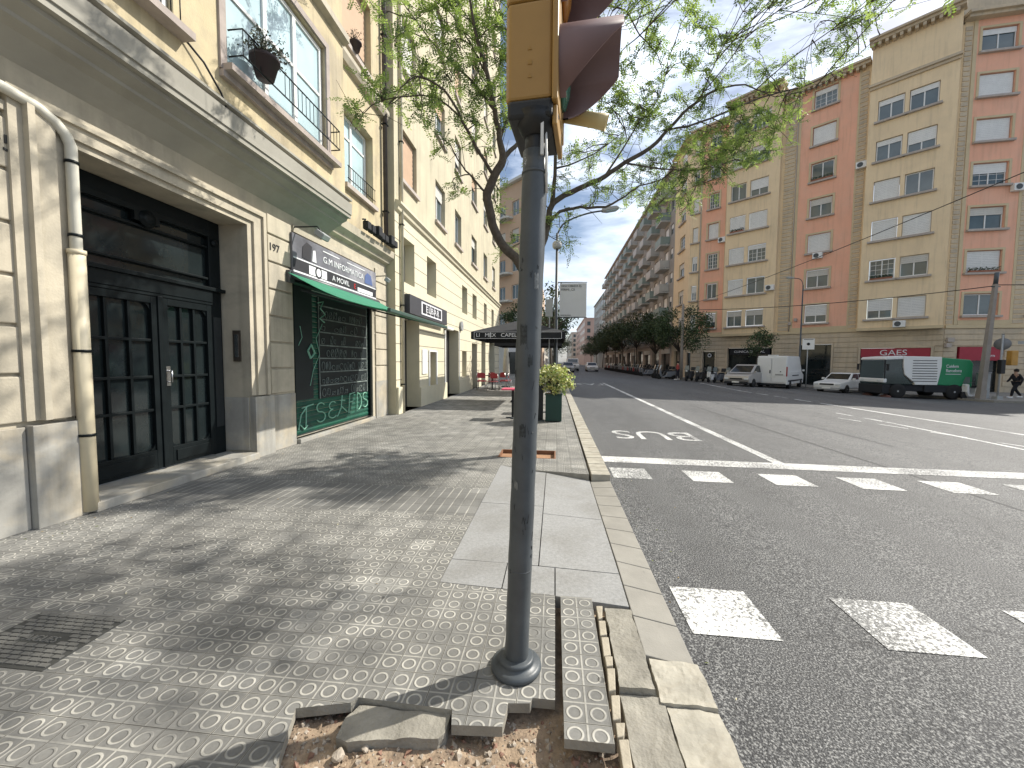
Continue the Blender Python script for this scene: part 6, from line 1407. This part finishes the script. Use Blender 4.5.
for i, (x, y) in enumerate(spots):
    k = q.choice([0, 0, 1, 3, 2, 0, 3]); k = {2: 1, 4: 0, 3: 3}.get(i, k)
    o_ = PR[k] if not used[k] else copy_tree(PR[k]); used[k] = True
    o_.location = gl(x, y); o_.rotation_euler.z = (radians(-130) if i < 5 else radians(180))+q.uniform(-.15, .15)
    if i < 5: lab = '%s scooter, %s counting from the silver car leftwards' % (CN[k], ['farthest', 'fourth', 'third', 'second', 'nearest'][i])
    elif i < 8: lab = '%s scooter by the far kerb left of the man in red, %s of three' % (CN[k], ['nearest', 'middle', 'farthest'][i-5])
    else: lab = '%s scooter in the long kerbside row under the far trees' % CN[k] if i > 15 else '%s scooter near the start of the kerbside row under the trees, %s in line' % (CN[k], ['first', 'second', 'third', 'fourth', 'fifth', 'sixth', 'seventh', 'eighth'][i-8])
    tag(o_, lab, 'scooter', 'scooters parked along the far kerb' if i < 16 else '%s scooters of the long far row' % CN[k])
for k in range(4):
    if not used[k]:
        for ch in KIDS[PR[k].name]:
            for g in KIDS.get(ch.name, []): bpy.data.objects.remove(g)
            bpy.data.objects.remove(ch)
        bpy.data.objects.remove(PR[k])
ms = copy_tree(PR[1]); ms.location = gl(24.75, 26.6); ms.rotation_euler.z = radians(200); tag(ms, 'white scooter parked just behind the green end of the sweeper', 'scooter', 'scooters parked along the far kerb')
# ---- poles, signs, cables
CPOLE = mat('concrete_pole', (.27, .24, .21), .9, .12, 3, .2, 40)
up = empty('utility_pole', (24.9, 26.1, -.55), 'thick tapered concrete utility pole carrying the overhead cables, right of the sweeper', 'utility pole')
b = MB(); b.tube([(24.75, 26.1, -.56), (25.15, 26.15, 6.1)], [.20, .12], 4, smooth=False); b.tube([(24.75, 26.1, -.56), (24.80, 26.1, 0.0)], [.22, .21], 4, smooth=False); b.build('pole', CPOLE, up)
b = MB(); b.tube([(25.13, 26.13, 6.1), (25.17, 26.13, 6.75)], .10, 8); b.tube([(24.9, 26.1, 5.95), (25.4, 26.15, 5.95)], .03, 6); b.build('bracket', METALG, up)
up2 = empty('utility_pole', (11.9, 39.6, zp(11.9)), 'slim concrete utility pole rising through the round tree beside the man in red', 'utility pole')
b = MB(); b.tube([(11.95, 39.6, -.1), (11.95, 39.6, 6.9)], [.17, .11], 8); b.build('pole', CPOLE, up2)
b = MB(); b.tube([(11.7, 39.6, 6.6), (12.2, 39.6, 6.6)], .03, 6); b.build('bracket', METALG, up2)
def cable(p, q_, sag, lab, r=.018, ext=None):
    p, q_ = Vector(p), Vector(q_); pts = [p.lerp(q_, i/16)-Vector((0, 0, sag*4*(i/16)*(1-i/16))) for i in range(17)]
    b = MB(); b.tube(pts, r, 5); tag(b.build('overhead_cable', BLACK, None), lab, 'cable', 'overhead cables')
cable((11.95, 39.6, 6.7), (13.95, 12.6, 7.3), .25, 'steep overhead cable rising to the upper right edge of the view', .016)
cable((11.95, 39.6, 6.4), (25.15, 26.15, 6.0), .35, 'low sagging overhead cable between the two utility poles', .025)
cable((25.15, 26.15, 6.05), (40, 20, 6.6), .5, 'overhead cable leaving the thick utility pole to the right', .025)
lamp(19.6, 34.6, zp(19.6), 8.6, (-.8, .1), 'grey lamp post rising before the orange render with a short arm', r=.07, hz=.1)
lamp(11.9, 62, zp(11.9), 7.2, (-2.5, 0), 'distant street lamp with a curved arm under the far kerb trees', r=.07)
bz = empty('bus_stop_sign', (19.5, 33.4, zp(19.5)), 'square white sign with a black dot on a post behind the white van', 'sign')
b = MB(); b.tube([(19.5, 33.45, zp(19.5)), (19.5, 33.45, 3.3)], .035, 8); b.build('post', METALL, bz)
tmp = frame((19.5, 33.38, 2.95), (.83, -.55, 0), (0, 0, 1)); b = MB(tmp); b.box(-.38, .38, -.42, .42, -.02, .02); b.build('plate', WHITE, bz); b = MB(tmp); b.lathe([(.11, .02), (.11, .03)], seg=16); b.box(-.3, .3, .33, .37, .02, .028); b.build('symbol', BLACK, bz)
rs = empty('road_sign', (25.45, 25.9, -.53), 'round road sign seen from behind, on a thin post right of the thick pole', 'road sign')
b = MB(); b.tube([(25.45, 25.9, -.55), (25.5, 25.9, 3.15)], .045, 8); b.box(25.3, 25.6, 25.75, 26.05, -.55, -.35); b.build('post', METALL, rs)
tmp = frame((25.55, 25.95, 2.65), (.75, -.66, 0), (0, 0, 1)); b = MB(tmp); b.lathe([(.34, -.012), (.34, .012)], seg=26); b.box(-.06, .06, -.6, .6, .013, .03); b.build('disc', mat('grey_sign_back', (.20, .20, .20), .5), rs)
b = MB(tmp); b.box(.55, 1.15, -.02, .16, -.02, .02); b.build('plate', METALL, rs)
b = MB(Matrix.Translation((25.95, 25.8, 1.85))); b.box(-.17, .17, -.15, .15, -.42, .42); b.build('signal_head', mat('signal_yellow_far', (.45, .24, .05), .5), rs, bevel=.03)
b = MB(Matrix.Translation((25.38, 25.75, 1.4))); b.box(-.12, .12, -.12, .12, -.45, .35); b.build('pedestrian_signal', BLACK, rs, bevel=.03)
cab_ = MB(); cab_.box(25.2, 25.62, 26.5, 26.9, -.55, .95); cab_.box(25.17, 25.65, 26.47, 26.93, .95, 1.0); tag(cab_.build('utility_cabinet', METALL, None, bevel=.02), 'pale grey roadside cabinet behind the round sign post', 'cabinet')
# ---- people
SKIN = mat('skin', (.42, .26, .18), .6)
def person(loc, rz, lab, top, legs, hair=(.02, .015, .012), stride=.25, bend=0.):
    root = empty('person', (0, 0, 0), lab, 'person')
    def skin(name, pts, edges, rad, m_, rootv=0, par=root):
        me = bpy.data.meshes.new(name); me.from_pydata(pts, edges, []); me.materials.append(m_); o_ = bpy.data.objects.new(name, me); COL.objects.link(o_)
        sk = o_.modifiers.new('s', 'SKIN')
        for i, r in enumerate(rad): me.skin_vertices[0].data[i].radius = (r, r) if not isinstance(r, tuple) else r
        me.skin_vertices[0].data[rootv].use_root = True
        sb = o_.modifiers.new('ss', 'SUBSURF'); sb.levels = 2; sb.render_levels = 2
        bpy.context.view_layer.update(); dg = bpy.context.evaluated_depsgraph_get(); nm = bpy.data.meshes.new_from_object(o_.evaluated_get(dg)); o_.modifiers.clear(); o_.data = nm
        nm.materials.clear(); nm.materials.append(m_)
        for p in nm.polygons: p.use_smooth = True
        setpar(o_, par); reg(o_, par); return o_
    s = stride; bx = bend
    J = dict(pel=(0, 0, .95), chest=(bx*.5, 0, 1.30), neck=(bx, 0, 1.47), head=(bx*1.2, 0, 1.60), top=(bx*1.25, 0, 1.70),
        sl=(bx*.9, .19, 1.40), el=(bx*.6-s*.4, .25, 1.13), hl=(bx*.6-s*.2, .24, .90), sr=(bx*.9, -.19, 1.40), er=(bx*.6+s*.35, -.25, 1.14), hr=(bx*.6+s*.9, -.22, .95),
        il=(0, .10, .90), kl=(s*.75, .11, .50), al=(s*.95, .11, .09), tl=(s*.95+.17, .11, .04), ir=(0, -.10, .90), kr=(-s*.15, -.11, .50), ar=(-s*1.05, -.11, .13), tr=(-s*1.05+.15, -.11, .04))
    ks = list(J); ix = {k: i for i, k in enumerate(ks)}
    E_ = [('pel', 'chest'), ('chest', 'neck'), ('neck', 'head'), ('head', 'top'), ('chest', 'sl'), ('sl', 'el'), ('el', 'hl'), ('chest', 'sr'), ('sr', 'er'), ('er', 'hr'), ('pel', 'il'), ('il', 'kl'), ('kl', 'al'), ('al', 'tl'), ('pel', 'ir'), ('ir', 'kr'), ('kr', 'ar'), ('ar', 'tr')]
    R_ = dict(pel=.13, chest=.14, neck=.055, head=.095, top=.07, sl=.06, el=.042, hl=.035, sr=.06, er=.042, hr=.035, il=.09, kl=.06, al=.042, tl=.035, ir=.09, kr=.06, ar=.042, tr=.035)
    bo = skin('body', [J[k] for k in ks], [(ix[a], ix[c]) for a, c in E_], [R_[k] for k in ks], SKIN)
    def sub(keys, edges, rad, m_, name): i2 = {k: i for i, k in enumerate(keys)}; return skin(name, [J[k] for k in keys], [(i2[a], i2[c]) for a, c in edges], rad, m_, 0)
    sub(['pel', 'chest', 'sl', 'el', 'hl', 'sr', 'er', 'hr'], [('pel', 'chest'), ('chest', 'sl'), ('sl', 'el'), ('el', 'hl'), ('chest', 'sr'), ('sr', 'er'), ('er', 'hr')], [.165, .175, .08, .062, .048, .08, .062, .048], top, 'jacket')
    sub(['pel', 'il', 'kl', 'al', 'ir', 'kr', 'ar'], [('pel', 'il'), ('il', 'kl'), ('kl', 'al'), ('pel', 'ir'), ('ir', 'kr'), ('kr', 'ar')], [.15, .115, .08, .06, .115, .08, .06], legs, 'trousers')
    b = MB(Matrix.Translation((J['head'][0]-.015, 0, 1.64))); b.lathe([(.03, -.09), (.10, -.05), (.115, .02), (.09, .09), (.03, .125)], seg=16); b.build('hair', mat('dark_hair', hair, .8), root)
    b = MB()
    for k, l_ in (('al', 'tl'), ('ar', 'tr')): x, y, z = J[k]; b.box(x-.07, x+.20, y-.048, y+.048, 0.0 if k == 'al' else .03, .085 if k == 'al' else .115)
    b.build('shoe', WHITE, root, bevel=.025)
    b = MB(); hx = J['head'][0]
    b.box(hx+.085, hx+.112, -.012, .012, 1.59, 1.625); b.build('nose', SKIN, root, bevel=.006)
    b = MB()
    for s_ in (-1, 1): b.box(hx+.085, hx+.097, s_*.035-.012, s_*.035+.012, 1.628, 1.638)
    b.box(hx+.085, hx+.094, -.022, .022, 1.553, 1.561); b.build('face_detail', mat('dark_features', (.08, .03, .03), .7), root)
    root.location = loc; root.rotation_euler.z = rz
person((11.35, 38.6, zp(11.6)-.12+.02), radians(150), 'man in a red jacket and dark trousers standing by the slim pole and the scooters', mat('red_jacket', (.35, .06, .05), .8), mat('dark_trousers', (.03, .03, .04), .9), stride=.1)
person((27.6, 27.1, zp(27.6)+.0), radians(170), 'person in black clothes and white shoes striding left at the right edge', mat('black_jacket', (.015, .015, .018), .8), mat('black_trousers', (.012, .012, .015), .9), stride=.30, bend=.05)
person((-2.0, 33.0, 0), radians(80), 'distant person in dark clothes walking on the pavement past the terrace', MATS['black_jacket'], mat('blue_trousers', (.05, .07, .12), .9), stride=.3)
bpy.context.view_layer.update()
